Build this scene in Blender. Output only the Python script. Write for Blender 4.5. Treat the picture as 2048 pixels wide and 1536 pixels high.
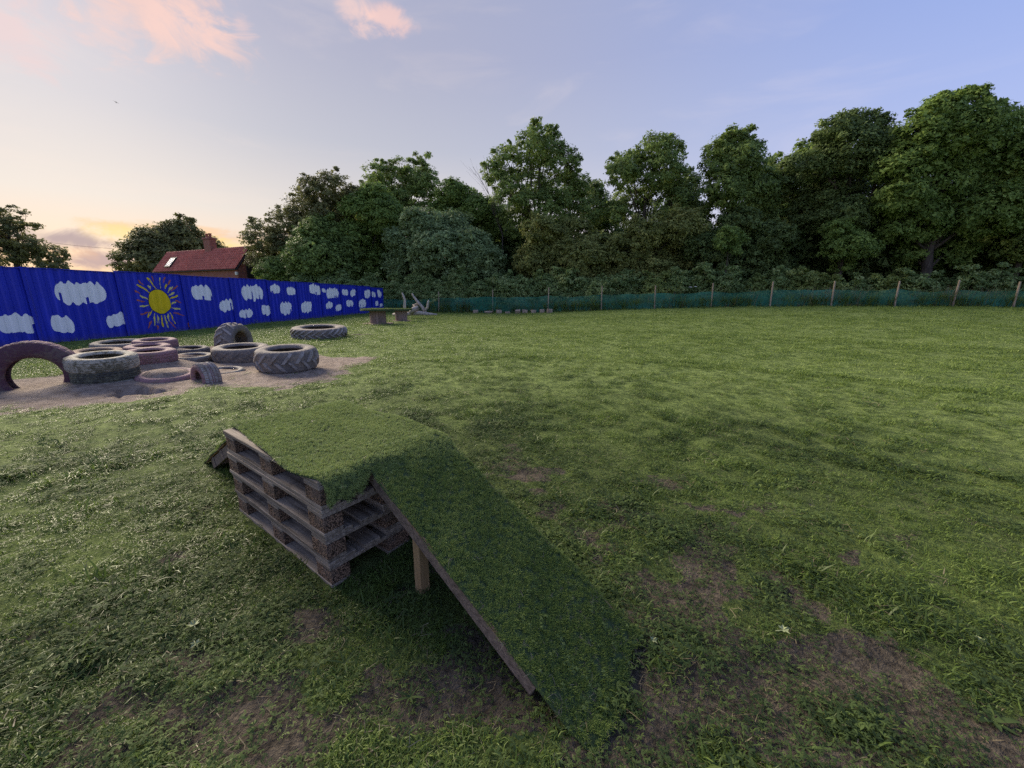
import bpy, bmesh, math, random
import numpy as np
from mathutils import Vector, Matrix
random.seed(7); RNG = np.random.default_rng(7)
R = math.radians
for o in list(bpy.data.objects): bpy.data.objects.remove(o)
SC = bpy.context.scene
COL = SC.collection

# ------------------------------------------------------------------ camera
CAM_H, PITCH, FPX = 1.42, R(12.9), 769.0            # focal length in pixels of a 2048 px wide frame
cam_d = bpy.data.cameras.new('camera'); cam = bpy.data.objects.new('camera', cam_d); COL.objects.link(cam)
cam.location = (0, 0, CAM_H); cam.rotation_euler = (math.pi/2 - PITCH, 0, 0)
cam_d.sensor_fit = 'HORIZONTAL'; cam_d.sensor_width = 36; cam_d.lens = 36*FPX/2048
cam_d.clip_start = 0.02; cam_d.clip_end = 3000
SC.camera = cam

# ------------------------------------------------------------------ light constants
SUN_AZ = R(-48)          # from +Y towards +X (negative: left)
SUN_EL = R(25)
SKY_STRENGTH = 0.71
EXPOSURE = 0.62

class NT:
    """small helper to write node trees as expressions"""
    def __init__(s, tree): s.t = tree; s.n = tree.nodes; s.l = tree.links
    def node(s, kind, **kw):
        n = s.n.new(kind)
        for k, v in kw.items(): setattr(n, k, v)
        return n
    def put(s, sock, v):
        if isinstance(v, bpy.types.NodeSocket): s.l.new(v, sock)
        elif v is not None:
            if sock.type == 'RGBA' and len(v) == 3: v = (*v, 1)
            sock.default_value = v
    def m(s, op, a, b=None, c=None, clamp=False):
        n = s.node('ShaderNodeMath', operation=op, use_clamp=clamp)
        for i, v in enumerate((a, b, c)):
            if v is not None: s.put(n.inputs[i], v)
        return n.outputs[0]
    def vm(s, op, a, b=None, out=0):
        n = s.node('ShaderNodeVectorMath', operation=op); s.put(n.inputs[0], a)
        if b is not None: s.put(n.inputs[1], b)
        return n.outputs[out]
    def mix(s, f, a, b, mode='MIX'):
        n = s.node('ShaderNodeMix', data_type='RGBA', blend_type=mode)
        s.put(n.inputs[0], f); s.put(n.inputs[6], a); s.put(n.inputs[7], b)
        return n.outputs[2]
    def sep(s, v):
        n = s.node('ShaderNodeSeparateXYZ'); s.put(n.inputs[0], v); return n.outputs
    def comb(s, x, y, z):
        n = s.node('ShaderNodeCombineXYZ')
        for i, v in enumerate((x, y, z)): s.put(n.inputs[i], v)
        return n.outputs[0]
    def noise(s, vec, scale, detail=4, rough=.55, dist=0.0, col=False):
        n = s.node('ShaderNodeTexNoise'); s.put(n.inputs['Vector'], vec); n.inputs['Scale'].default_value = scale
        n.inputs['Detail'].default_value = detail; n.inputs['Roughness'].default_value = rough; n.inputs['Distortion'].default_value = dist
        return n.outputs[1 if col else 0]
    def ss(s, v, a, b, lo=0.0, hi=1.0):
        n = s.node('ShaderNodeMapRange', interpolation_type='SMOOTHSTEP')
        for i, x in enumerate((v, a, b, lo, hi)): s.put(n.inputs[i], x)
        return n.outputs[0]
    def ramp(s, f, stops):
        n = s.node('ShaderNodeValToRGB'); e = n.color_ramp.elements
        while len(e) < len(stops): e.new(.5)
        for el, (p, c) in zip(e, stops): el.position = p; el.color = (*c, 1)
        s.put(n.inputs[0], f); return n.outputs[0]

# ------------------------------------------------------------------ world (dusk sky)
world = bpy.data.worlds.new('World'); SC.world = world; world.use_nodes = True
W = NT(world.node_tree); W.n.clear()
tc = W.node('ShaderNodeTexCoord').outputs['Generated']
dirv = W.vm('NORMALIZE', tc)
sky = W.node('ShaderNodeTexSky', sky_type='NISHITA'); sky.sun_disc = False
sky.sun_elevation = SUN_EL; sky.sun_rotation = SUN_AZ
sky.air_density = 1.3; sky.dust_density = 2.5; sky.ozone_density = 1.5; sky.altitude = 50
nish = W.mix(1.0, sky.outputs[0], (0.05, 0.05, 0.05), 'MULTIPLY')
dx, dy, dz = W.sep(dirv)
elev = W.m('ARCSINE', dz)                                        # radians
azim = W.m('ARCTAN2', dx, dy)                                    # radians, + to the right
daz = W.m('SUBTRACT', azim, SUN_AZ)
toward = W.ss(W.m('COSINE', daz), -0.35, 1.0)                    # 1 towards the sunset, 0 away
e01 = W.m('DIVIDE', elev, R(60), clamp=True)
sun_side = W.ramp(e01, [(0.0, (1.0, .60, .24)), (.06, (1.0, .74, .53)), (.16, (.76, .70, .66)), (.30, (.52, .53, .61)), (.45, (.43, .44, .57)), (1.0, (.29, .33, .53))])
far_side = W.ramp(e01, [(0.0, (.66, .65, .80)), (.2, (.46, .55, .90)), (.45, (.30, .42, .84)), (1.0, (.21, .32, .66))])
veil = W.mix(toward, far_side, sun_side)
base = W.mix(0.90, nish, veil)
# soft streaky haze all over the sky
hz = W.noise(W.vm('MULTIPLY', dirv, (1.4, 1.4, 6.0)), 2.2, 5, .55, .6)
base = W.mix(W.m('MULTIPLY', W.ss(hz, .5, .8), .22), base, W.mix(toward, (.72, .68, .78), (.98, .80, .68)))
# separate clouds: (azimuth, elevation, half width, half height, colour, opacity, softness)
wob = W.noise(dirv, 9.0, 6, .6, .3, col=True)
wx, wy, wz = W.sep(W.vm('SUBTRACT', wob, (.5, .5, .5)))
cn = W.noise(W.vm('MULTIPLY', dirv, (1, 1, 1.8)), 11, 9, .64, .8)
def cloud_at(sky_in, az, el, wa, we, colr, op):
    u = W.m('DIVIDE', W.m('ADD', W.m('SUBTRACT', azim, R(az)), W.m('MULTIPLY', wx, R(wa)*1.2)), R(wa)*1.5)
    v = W.m('DIVIDE', W.m('ADD', W.m('SUBTRACT', elev, R(el)), W.m('MULTIPLY', wy, R(we)*1.6)), R(we)*1.6)
    d = W.m('SQRT', W.m('ADD', W.m('MULTIPLY', u, u), W.m('MULTIPLY', v, v)))
    dens = W.m('ADD', W.m('SUBTRACT', 1.0, d), W.m('MULTIPLY', W.m('SUBTRACT', cn, .5), 3.0))
    return W.mix(W.m('MULTIPLY', W.ss(dens, .05, .95), W.m('MULTIPLY', W.ss(d, 1.25, .7), op)), sky_in, colr)
def px_dir(px, py):
    r, d = (px-1024)/FPX, (py-768)/FPX; c, s = math.cos(PITCH), math.sin(PITCH)
    X, Y, Z = r, c-s*d, -(s+c*d); return math.degrees(math.atan2(X, Y)), math.degrees(math.atan2(Z, math.hypot(X, Y)))
for px, py, wa, we, colr, op in (
        (285, 0, 7.0, 3.2, (.98, .62, .50), .60), (215, 55, 3.2, 2.2, (.94, .64, .56), .45), (370, 48, 3.4, 1.8, (.93, .64, .57), .45),
        (770, 40, 2.6, .9, (.98, .63, .54), .65), (715, 26, 1.6, 1.4, (.96, .64, .56), .55), (735, 55, 1.3, .7, (.96, .66, .58), .4), (20, 60, 4, 2.5, (.92, .62, .58), .4), (480, 52, 1.6, 1.0, (.95, .64, .56), .45),
        (110, 476, 4.0, .75, (.40, .31, .34), .80), (210, 521, 4.0, .65, (.50, .36, .36), .85), (470, 478, 5.0, .8, (.80, .55, .42), .55),
        (300, 455, 7.0, .5, (1.0, .62, .30), .6), (440, 488, 3.0, .7, (1.05, .74, .26), .8), (270, 470, 3.0, .8, (1.05, .76, .30), .7), (40, 500, 3.5, .6, (.95, .58, .34), .6)):
    a, e = px_dir(px, py); base = cloud_at(base, a, e, wa, we, colr, op)
bg = W.node('ShaderNodeBackground'); W.put(bg.inputs[0], base); bg.inputs[1].default_value = SKY_STRENGTH
W.l.new(bg.outputs[0], W.node('ShaderNodeOutputWorld').inputs[0])

# ------------------------------------------------------------------ low soft sun, just above the horizon at the left
sd = bpy.data.lights.new('sun', 'SUN'); sd.energy = 5.0; sd.angle = R(28); sd.color = (1.0, .87, .68)
so = bpy.data.objects.new('sun', sd); COL.objects.link(so)
so.rotation_euler = Vector((-math.sin(SUN_AZ)*math.cos(SUN_EL), -math.cos(SUN_AZ)*math.cos(SUN_EL), -math.sin(SUN_EL))).to_track_quat('-Z', 'Y').to_euler()
so.location = (-20, 20, 12)

vs = SC.view_settings; vs.view_transform = 'Standard'; vs.look = 'None'; vs.exposure = EXPOSURE; vs.gamma = 1
vs.use_curve_mapping = False
cy = SC.cycles; cy.use_denoising = False; cy.use_adaptive_sampling = True; cy.adaptive_threshold = .012; cy.max_bounces = 5; cy.diffuse_bounces = 2; cy.transparent_max_bounces = 16; cy.transmission_bounces = 3; cy.glossy_bounces = 2
cy.caustics_reflective = False; cy.caustics_refractive = False
try: cy.denoising_prefilter = 'FAST'
except Exception: pass

# ------------------------------------------------------------------ pixel <-> place
def ray(px, py):
    r, d = (px-1024)/FPX, (py-768)/FPX; c, s = math.cos(PITCH), math.sin(PITCH)
    return Vector((r, c-s*d, -(s+c*d)))
def at_z(px, py, z=0.0):
    v = ray(px, py); return Vector((0, 0, CAM_H)) + v*((z-CAM_H)/v.z)
def at_y(px, py, Y):
    v = ray(px, py); return Vector((0, 0, CAM_H)) + v*(Y/v.y)

# ------------------------------------------------------------------ numpy noise
def _h(ix, iy, seed):
    n = (ix.astype(np.int64)*374761393 + iy.astype(np.int64)*668265263 + seed*974634777) & 0xffffffff
    n = ((n ^ (n >> 13))*1274126177) & 0xffffffff
    return ((n ^ (n >> 16)) & 0xffffff)/float(0xffffff)
def vnoise(x, y, seed=0):
    ix, iy = np.floor(x), np.floor(y); fx, fy = x-ix, y-iy
    fx = fx*fx*(3-2*fx); fy = fy*fy*(3-2*fy)
    a, b, c, d = _h(ix, iy, seed), _h(ix+1, iy, seed), _h(ix, iy+1, seed), _h(ix+1, iy+1, seed)
    return (a*(1-fx)+b*fx)*(1-fy) + (c*(1-fx)+d*fx)*fy
def fbm(x, y, seed=0, octv=4):
    s = 0; a = .5; t = 0
    for k in range(octv):
        s = s + a*vnoise(x, y, seed+k*17); t += a; a *= .5; x = x*2.03; y = y*2.03
    return s/t
def sstep(v, a, b):
    t = np.clip((v-a)/(b-a), 0, 1); return t*t*(3-2*t)

# ------------------------------------------------------------------ materials
MATS = {}
def new_mat(name):
    m = bpy.data.materials.new(name); m.use_nodes = True; m.node_tree.nodes.clear(); MATS[name] = m
    T = NT(m.node_tree); out = T.node('ShaderNodeOutputMaterial'); return m, T, out
def bsdf(T, out, col, rough=.8, bump=None, bump_s=.3, bump_d=.01, spec=.3, metal=0.0):
    p = T.node('ShaderNodeBsdfPrincipled'); T.put(p.inputs['Base Color'], col); T.put(p.inputs['Roughness'], rough)
    p.inputs['Specular IOR Level'].default_value = spec; p.inputs['Metallic'].default_value = metal
    if bump is not None:
        b = T.node('ShaderNodeBump'); T.put(b.inputs['Height'], bump); b.inputs['Strength'].default_value = bump_s; b.inputs['Distance'].default_value = bump_d
        T.l.new(b.outputs[0], p.inputs['Normal'])
    if out is not None: T.l.new(p.outputs[0], out.inputs[0])
    return p
def objco(T): return T.node('ShaderNodeTexCoord').outputs['Object']
def orand(T): return T.node('ShaderNodeObjectInfo').outputs['Random']
def attr(T, name, kind='GEOMETRY'): return T.node('ShaderNodeAttribute', attribute_name=name, attribute_type=kind)

def wood_mat(name, dark, light, grain=(3, 40, 40), rough=.85):
    m, T, out = new_mat(name); c = objco(T)
    off = T.vm('ADD', c, T.vm('MULTIPLY', T.comb(orand(T), orand(T), orand(T)), (31, 17, 9)))
    g = T.noise(T.vm('MULTIPLY', off, grain), 1.0, 6, .65, .4)
    blot = T.noise(off, 5.0, 4, .6)
    col = T.mix(T.ss(g, .3, .72), dark, light)
    col = T.mix(T.ss(blot, .52, .75, 0, .55), col, tuple(x*.45 for x in dark))
    col = T.mix(T.m('MULTIPLY', orand(T), .35), col, tuple(x*1.3 for x in light))
    bsdf(T, out, col, rough, g, .5, .004, .2); return m
wood_mat('pallet_wood', (.070, .053, .040), (.33, .275, .225), (3, 60, 60))
wood_mat('rail_wood', (.07, .052, .042), (.24, .185, .15), (3, 60, 60))
wood_mat('fresh_timber', (.21, .135, .065), (.33, .225, .12), (40, 40, 3))
wood_mat('deck_ply', (.16, .09, .05), (.32, .19, .11), (3, 60, 60))
wood_mat('post_wood', (.22, .17, .12), (.42, .33, .24), (30, 30, 3))
wood_mat('drum_wood', (.15, .105, .085), (.30, .22, .185), (25, 25, 3))
wood_mat('driftwood', (.22, .19, .16), (.50, .45, .39), (12, 12, 4))
wood_mat('bark', (.035, .028, .022), (.10, .085, .07), (6, 6, 2))
wood_mat('pale_bark', (.16, .14, .12), (.34, .30, .26), (6, 6, 2))

m, T, out = new_mat('chipboard'); c = objco(T)
v = T.node('ShaderNodeTexVoronoi'); T.put(v.inputs['Vector'], T.vm('ADD', c, T.vm('MULTIPLY', T.comb(orand(T), orand(T), 0.3), (9, 9, 9)))); v.inputs['Scale'].default_value = 190
vc = T.sep(v.outputs['Color'])[0]
col = T.mix(T.ss(vc, .25, .8), (.035, .025, .02), (.27, .175, .12))
col = T.mix(T.ss(T.noise(c, 7), .5, .75, 0, .6), col, (.13, .11, .10))
bsdf(T, out, col, .9, v.outputs['Distance'], .6, .004, .1)

def tyre_mat(name, base, dirt, amount):
    m, T, out = new_mat(name); c = objco(T)
    off = T.vm('ADD', c, T.vm('MULTIPLY', T.comb(orand(T), orand(T), orand(T)), (13, 7, 5)))
    n1 = T.noise(off, 3.2, 6, .65, .3); n2 = T.noise(off, 22, 4, .6)
    f = T.ss(T.m('ADD', n1, T.m('MULTIPLY', T.m('SUBTRACT', n2, .5), .9)), .60-amount*.4, .72-amount*.25)
    col = T.mix(f, base, dirt)
    col = T.mix(T.ss(n2, .55, .8, 0, .5), col, tuple(x*.45 for x in base))
    bsdf(T, out, col, .82, T.m('ADD', n2, T.m('MULTIPLY', n1, .6)), .9, .02, .25); return m
tyre_mat('tyre_purple', (.085, .042, .062), (.12, .085, .085), .25)
tyre_mat('tyre_mauve', (.26, .15, .165), (.19, .135, .12), .35)
tyre_mat('tyre_cream', (.36, .335, .28), (.13, .12, .085), .45)
tyre_mat('tyre_mossy', (.13, .13, .095), (.055, .055, .05), .5)
tyre_mat('tyre_grey', (.14, .125, .12), (.23, .19, .16), .45)
tyre_mat('tyre_lilac', (.30, .272, .262), (.21, .178, .155), .45)
tyre_mat('tyre_tan', (.30, .19, .13), (.22, .17, .14), .4)
tyre_mat('tyre_pale', (.27, .25, .22), (.17, .14, .12), .45)
tyre_mat('tyre_lug', (.34, .31, .30), (.22, .19, .17), .4)
tyre_mat('tyre_dark', (.07, .065, .07), (.17, .145, .13), .4)

m, T, out = new_mat('hoarding_blue'); c = objco(T)
streak = T.noise(T.vm('MULTIPLY', c, (5, 5, .35)), 1.0, 5, .6)
grime = T.noise(c, 1.6, 5, .6)
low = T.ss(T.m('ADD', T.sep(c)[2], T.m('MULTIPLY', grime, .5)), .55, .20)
col = T.mix(T.ss(streak, .45, .75), (.012, .026, .44), (.022, .042, .58))
col = T.mix(T.m('MULTIPLY', T.ss(grime, .5, .8), .35), col, (.012, .018, .20))
scuff = T.noise(T.vm('MULTIPLY', c, (9, 9, 2.5)), 3.0, 6, .75)
col = T.mix(T.ss(scuff, .66, .74, 0, .35), col, (.16, .17, .46))
drip = T.noise(T.vm('MULTIPLY', c, (16, 16, .25)), 1.0, 3, .5)
col = T.mix(T.ss(drip, .58, .75, 0, .5), col, (.010, .018, .24))
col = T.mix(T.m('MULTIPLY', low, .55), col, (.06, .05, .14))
bsdf(T, out, col, .5, streak, .1, .004, .4)
def paint_mat(name, colr, dark, k=.5):
    m, T, out = new_mat(name); c = objco(T)
    n = T.noise(c, 4, 5, .65); n2 = T.noise(T.vm('MULTIPLY', c, (20, 20, 2)), 1, 4)
    col = T.mix(T.m('MULTIPLY', T.ss(n, .5, .8), k), colr, dark); col = T.mix(T.ss(n2, .5, .8, 0, .25), col, dark)
    bsdf(T, out, col, .6, None, spec=.3)
paint_mat('paint_white', (.88, .89, .92), (.72, .74, .82))
paint_mat('paint_yellow', (.78, .58, .012), (.52, .40, .02), .6)
paint_mat('paint_paleyellow', (.70, .64, .20), (.50, .42, .20), .6)
paint_mat('paint_orange', (.44, .12, .07), (.24, .07, .10), .7)
paint_mat('paint_black', (.012, .012, .02), (.02, .02, .05), .5)

# ground
m, T, out = new_mat('ground'); geo = T.node('ShaderNodeNewGeometry').outputs['Position']
dirt = attr(T, 'dirt').outputs['Fac']; sand = attr(T, 'sand').outputs['Fac']
n_f = T.noise(geo, 38, 6, .7); n_m = T.noise(geo, 7, 5, .6); n_c = T.noise(geo, 0.9, 4, .55); n_x = T.noise(T.vm('MULTIPLY', geo, (1, 1, 0)), 120, 3, .6); n_k = T.noise(T.vm('MULTIPLY', geo, (1, 1, 0)), 19, 5, .7)
soil = T.mix(T.ss(n_f, .3, .7), (.038, .032, .025), (.125, .104, .080)); soil = T.mix(T.ss(n_m, .5, .75, 0, .6), soil, (.16, .134, .104))
turf_c = T.mix(T.ss(n_f, .3, .7), (.032, .046, .017), (.10, .135, .040)); turf_c = T.mix(T.ss(n_m, .5, .8, 0, .5), turf_c, (.16, .195, .06))
turf_c = T.mix(T.ss(n_c, .35, .7, 0, .35), turf_c, (.18, .25, .055))
sandc = T.mix(T.ss(n_m, .3, .7), (.20, .155, .125), (.36, .29, .24)); sandc = T.mix(T.ss(n_x, .48, .75, 0, .6), sandc, (.13, .10, .083))
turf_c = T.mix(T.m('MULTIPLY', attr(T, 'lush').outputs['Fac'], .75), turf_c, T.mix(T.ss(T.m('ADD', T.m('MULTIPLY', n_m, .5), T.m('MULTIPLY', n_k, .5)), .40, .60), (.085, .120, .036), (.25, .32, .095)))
dm = T.ss(T.m('ADD', T.m('ADD', dirt, T.m('MULTIPLY', T.m('SUBTRACT', n_k, .5), 1.0)), T.m('MULTIPLY', T.m('SUBTRACT', n_m, .5), .6)), .36, .56)
sm = T.ss(T.m('ADD', T.m('ADD', sand, T.m('MULTIPLY', T.m('SUBTRACT', n_k, .5), .6)), T.m('MULTIPLY', T.m('SUBTRACT', n_m, .5), .6)), .40, .58)
sandc = T.mix(T.ss(n_k, .52, .68, 0, .7), sandc, (.115, .088, .070))
col = T.mix(sm, T.mix(dm, turf_c, soil), sandc)
hgt = T.m('ADD', T.m('MULTIPLY', T.m('ADD', n_f, n_k), .6), T.m('MULTIPLY', n_x, .35))
bsdf(T, out, col, .95, hgt, 1.0, .035, .1)

def blade_mat(name, stops, trans=.35, inst=True, rough=.5, dry=None, spec=.25):
    """colour from a per-instance tint attribute + the instance's own random number + per-blade attribute"""
    m, T, out = new_mat(name)
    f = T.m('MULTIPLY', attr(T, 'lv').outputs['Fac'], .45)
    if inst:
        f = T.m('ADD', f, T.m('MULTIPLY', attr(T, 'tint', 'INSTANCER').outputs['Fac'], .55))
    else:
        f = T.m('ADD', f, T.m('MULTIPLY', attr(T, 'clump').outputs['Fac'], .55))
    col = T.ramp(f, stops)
    p = bsdf(T, None, col, rough, spec=spec)
    tr = T.node('ShaderNodeBsdfTranslucent'); T.put(tr.inputs[0], T.mix(.5, col, (.30, .42, .05), 'MULTIPLY') if False else col)
    mx = T.node('ShaderNodeMixShader'); mx.inputs[0].default_value = trans
    T.l.new(p.outputs[0], mx.inputs[1]); T.l.new(tr.outputs[0], mx.inputs[2]); T.l.new(mx.outputs[0], out.inputs[0]); return m
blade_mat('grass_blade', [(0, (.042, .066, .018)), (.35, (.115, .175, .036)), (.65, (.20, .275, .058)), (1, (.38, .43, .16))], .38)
blade_mat('weed_leaf', [(0, (.040, .066, .026)), (.5, (.115, .165, .048)), (1, (.26, .33, .13))], .3, rough=.75, spec=.12)
blade_mat('straw', [(0, (.13, .10, .06)), (.5, (.24, .20, .12)), (1, (.40, .36, .24))], .2)
blade_mat('turf_fibre', [(0, (.066, .102, .026)), (.5, (.135, .200, .044)), (1, (.40, .47, .17))], .25, rough=.7, spec=.15)
m, T, out = new_mat('turf_backing'); bsdf(T, out, T.mix(T.noise(objco(T), 60), (.030, .05, .02), (.06, .09, .035)), .9)

# ------------------------------------------------------------------ object helpers
def tag(o, label=None, cat=None, group=None, kind=None):
    if label: o['label'] = label
    if cat: o['category'] = cat
    if group: o['group'] = group
    if kind: o['kind'] = kind
    return o
def empty(name, loc=(0, 0, 0), rot=(0, 0, 0)):
    o = bpy.data.objects.new(name, None); o.empty_display_size = .1; o.location = loc; o.rotation_euler = rot; COL.objects.link(o); return o
def obj(name, me, mat=None, parent=None, loc=None, rot=None):
    o = bpy.data.objects.new(name, me); COL.objects.link(o)
    if mat and not me.materials: me.materials.append(MATS[mat])
    if parent: o.parent = parent
    if loc is not None: o.location = loc
    if rot is not None: o.rotation_euler = rot
    return o
class MB:
    def __init__(s): s.v = []; s.f = []
    def add(s, vs, fs):
        k = len(s.v); s.v += [tuple(p) for p in vs]; s.f += [tuple(i+k for i in f) for f in fs]
    def box(s, lo, hi, M=None, ch=0.0, jit=0.0):
        (x0, y0, z0), (x1, y1, z1) = lo, hi
        if ch <= 0:
            vs = [(x, y, z) for z in (z0, z1) for y in (y0, y1) for x in (x0, x1)]
            fs = [(0, 2, 3, 1), (4, 5, 7, 6), (0, 1, 5, 4), (2, 6, 7, 3), (0, 4, 6, 2), (1, 3, 7, 5)]
        else:      # chamfered along all twelve edges
            bm = bmesh.new(); bmesh.ops.create_cube(bm, size=1)
            for v in bm.verts: v.co = Vector(((x0+x1)/2+v.co.x*(x1-x0), (y0+y1)/2+v.co.y*(y1-y0), (z0+z1)/2+v.co.z*(z1-z0)))
            bmesh.ops.bevel(bm, geom=bm.edges[:], offset=ch, segments=1, affect='EDGES')
            bm.verts.index_update(); vs = [v.co.copy() for v in bm.verts]; fs = [tuple(v.index for v in f.verts) for f in bm.faces]; bm.free()
        if jit: vs = [Vector(v)+Vector((random.uniform(-jit, jit), random.uniform(-jit, jit), random.uniform(-jit, jit))) for v in vs]
        if M is not None: vs = [M @ Vector(v) for v in vs]
        s.add(vs, fs); return s
    def tube(s, pts, rad, n=8, cap=True):
        pts = [Vector(p) for p in pts]; rings = []; k0 = len(s.v); up = Vector((.31, .17, .93))
        for i, p in enumerate(pts):
            t = (pts[min(i+1, len(pts)-1)]-pts[max(i-1, 0)]).normalized()
            a = t.cross(up)
            if a.length < .05: a = t.cross(Vector((1, 0, 0)))
            a.normalize(); b = t.cross(a); r = rad[i] if hasattr(rad, '__len__') else rad
            s.v += [tuple(p+(a*math.cos(2*math.pi*j/n)+b*math.sin(2*math.pi*j/n))*r) for j in range(n)]
        for i in range(len(pts)-1):
            for j in range(n):
                j2 = (j+1) % n; s.f.append((k0+i*n+j, k0+i*n+j2, k0+(i+1)*n+j2, k0+(i+1)*n+j))
        if cap:
            s.f.append(tuple(k0+j for j in reversed(range(n)))); s.f.append(tuple(k0+(len(pts)-1)*n+j for j in range(n)))
        return s
    def lathe(s, prof, n=48, closed=True, rfun=None):
        k0 = len(s.v); m = len(prof)
        for i in range(n):
            a = 2*math.pi*i/n; c, q = math.cos(a), math.sin(a)
            for j, (r, z) in enumerate(prof):
                rr = r if rfun is None else rfun(r, z, a, i, j)
                s.v.append((rr*c, rr*q, z))
        for i in range(n):
            i2 = (i+1) % n
            for j in range(m if closed else m-1):
                j2 = (j+1) % m; s.f.append((k0+i*m+j, k0+i2*m+j, k0+i2*m+j2, k0+i*m+j2))
        return s
    def mesh(s, name, smooth=False):
        me = bpy.data.meshes.new(name); me.from_pydata(s.v, [], s.f); me.validate(); me.update()
        if smooth: me.shade_smooth()
        return me
    def build(s, name, mat, parent=None, smooth=False, loc=None, rot=None): return obj(name, s.mesh(name, smooth), mat, parent, loc, rot)
def np_mesh(name, verts, quads=None, tris=None, attrs=None, smooth=False):
    me = bpy.data.meshes.new(name); verts = np.asarray(verts, np.float32)
    me.vertices.add(len(verts)); me.vertices.foreach_set('co', verts.ravel())
    loops = []; starts = []; tot = 0
    for arr, k in ((quads, 4), (tris, 3)):
        if arr is None or len(arr) == 0: continue
        a = np.asarray(arr, np.int32); loops.append(a.ravel()); starts.append(tot+np.arange(len(a))*k); tot += a.size
    if loops:
        L = np.concatenate(loops); S = np.concatenate(starts)
        me.loops.add(len(L)); me.loops.foreach_set('vertex_index', L)
        me.polygons.add(len(S)); me.polygons.foreach_set('loop_start', S.astype(np.int32))
    for k, v in (attrs or {}).items():
        v = np.asarray(v, np.float32)
        if v.ndim == 2: me.attributes.new(k, 'FLOAT_VECTOR', 'POINT').data.foreach_set('vector', v.ravel())
        else: me.attributes.new(k, 'FLOAT', 'POINT').data.foreach_set('value', v)
    me.update(calc_edges=True)
    if smooth: me.shade_smooth()
    return me

# ------------------------------------------------------------------ layout of the place
FX0, FK = -15.33, .0963                         # line of the blue hoarding: X = FX0 + FK*Y
def net_y(x): return np.interp(x, [-11.9, 31.2, 60], [36.1, 24.0, 16.0])
ZFX = [-12, -5, -1, 3, 7, 11, 15, 18.5, 22, 25, 28, 31, 60]
ZFZ = [0, -.03, 0, .10, .30, .48, .60, .69, .72, .74, .73, .68, .6]
PD, PB, PA = Vector((-.90, 1.64)), Vector((.6, .8)), Vector((.8, -.6))     # near corner of the pallet stack, across, towards the ramp
def pal(t, u): return PD + PB*t + PA*u
# tyres: name key -> (px, py of the top ring's centre, height of the top face, outer radius)
def tc_(px, py, z): p = at_z(px, py, z); return p.x, p.y
TY = dict(b=(tc_(203, 711, .47), .425), c=(tc_(300, 702, .36), .40), d=(tc_(295, 692, .30), .41), e=(tc_(310, 681, .36), .42), f=(tc_(240, 684, .27), .55),
          g=(tc_(193, 701, .20), .46), h=(tc_(335, 745, .13), .42), j=(tc_(385, 711, .16), .37), k=(tc_(378, 696, .17), .40), l=(tc_(482, 693, .32), .54),
          m=(tc_(572, 697, .42), .53), o=(tc_(638, 654, .36), .86), p=(tc_(447, 741, .05), .34))
PIT = at_z(283, 785)
SAND_POLY = [(at_z(x, y).x, at_z(x, y).y) for x, y in ((-260, 880), (-60, 842), (0, 833), (190, 815), (400, 790), (560, 778), (640, 765), (700, 745), (762, 724), (742, 713), (650, 711), (560, 700), (470, 693), (380, 690), (330, 692), (255, 722), (150, 745), (0, 762), (-150, 775))]
def poly_sd(x, y, poly):
    """signed distance to a polygon, positive inside"""
    d = np.full(x.shape, 1e9); ins = np.zeros(x.shape, bool); n = len(poly)
    for i in range(n):
        (ax, ay), (bx, by) = poly[i], poly[(i+1) % n]; ex, ey = bx-ax, by-ay
        t = np.clip(((x-ax)*ex+(y-ay)*ey)/(ex*ex+ey*ey), 0, 1); d = np.minimum(d, np.hypot(x-ax-t*ex, y-ay-t*ey))
        c = ((ay > y) != (by > y)) & (x < (bx-ax)*(y-ay)/((by-ay) or 1e-9)+ax); ins ^= c
    return np.where(ins, d, -d)
def sand_at(x, y): return sstep(poly_sd(x, y, SAND_POLY)/.55 + (fbm(x*1.7, y*1.7, 3)-.5)*2.4, -.55, .75)
DIRT = [(at_z(px, py), rx, ry) for px, py, rx, ry in (
    (480, 1445, .34, .15), (690, 1415, .22, .11), (920, 1410, .20, .13), (1010, 1375, .17, .10), (1500, 1395, .24, .13), (1740, 1330, .26, .11), (1570, 1325, .24, .09), (1430, 1480, .26, .10),
    (1870, 1420, .26, .11), (1640, 1470, .25, .10), (1040, 945, .30, .07), (400, 1290, .18, .07), (300, 1400, .2, .07),
    (1290, 1350, .14, .12), (1210, 1480, .25, .12), (715, 668, .9, .25), (1950, 1500, .2, .1), (150, 1480, .16, .07), (1040, 1110, .15, .07))]
def dirt_at(x, y):
    w = np.zeros(x.shape)
    nx, ny = (fbm(x*3, y*3, 11)-.5)*.5, (fbm(x*3, y*3, 23)-.5)*.5
    for p, rx, ry in DIRT:
        d = np.hypot((x+nx-p.x)/rx, (y+ny-p.y)/ry); w = np.maximum(w, sstep(d, 1.35, .55))
    near = sstep(np.hypot(x, y), 5.5, 1.5)
    far = sstep(np.hypot(x, y), 6, 3); w = np.maximum(w, far*sstep(fbm(x*1.3, y*1.3, 41)+near*.07, .70, .84)*.7)
    w = np.maximum(w, sstep(np.hypot(x, y), 4.2, 2.4)*sstep(fbm(x*4.3, y*4.3, 47)+near*.07, .67, .76)*.75)
    return w
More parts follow.
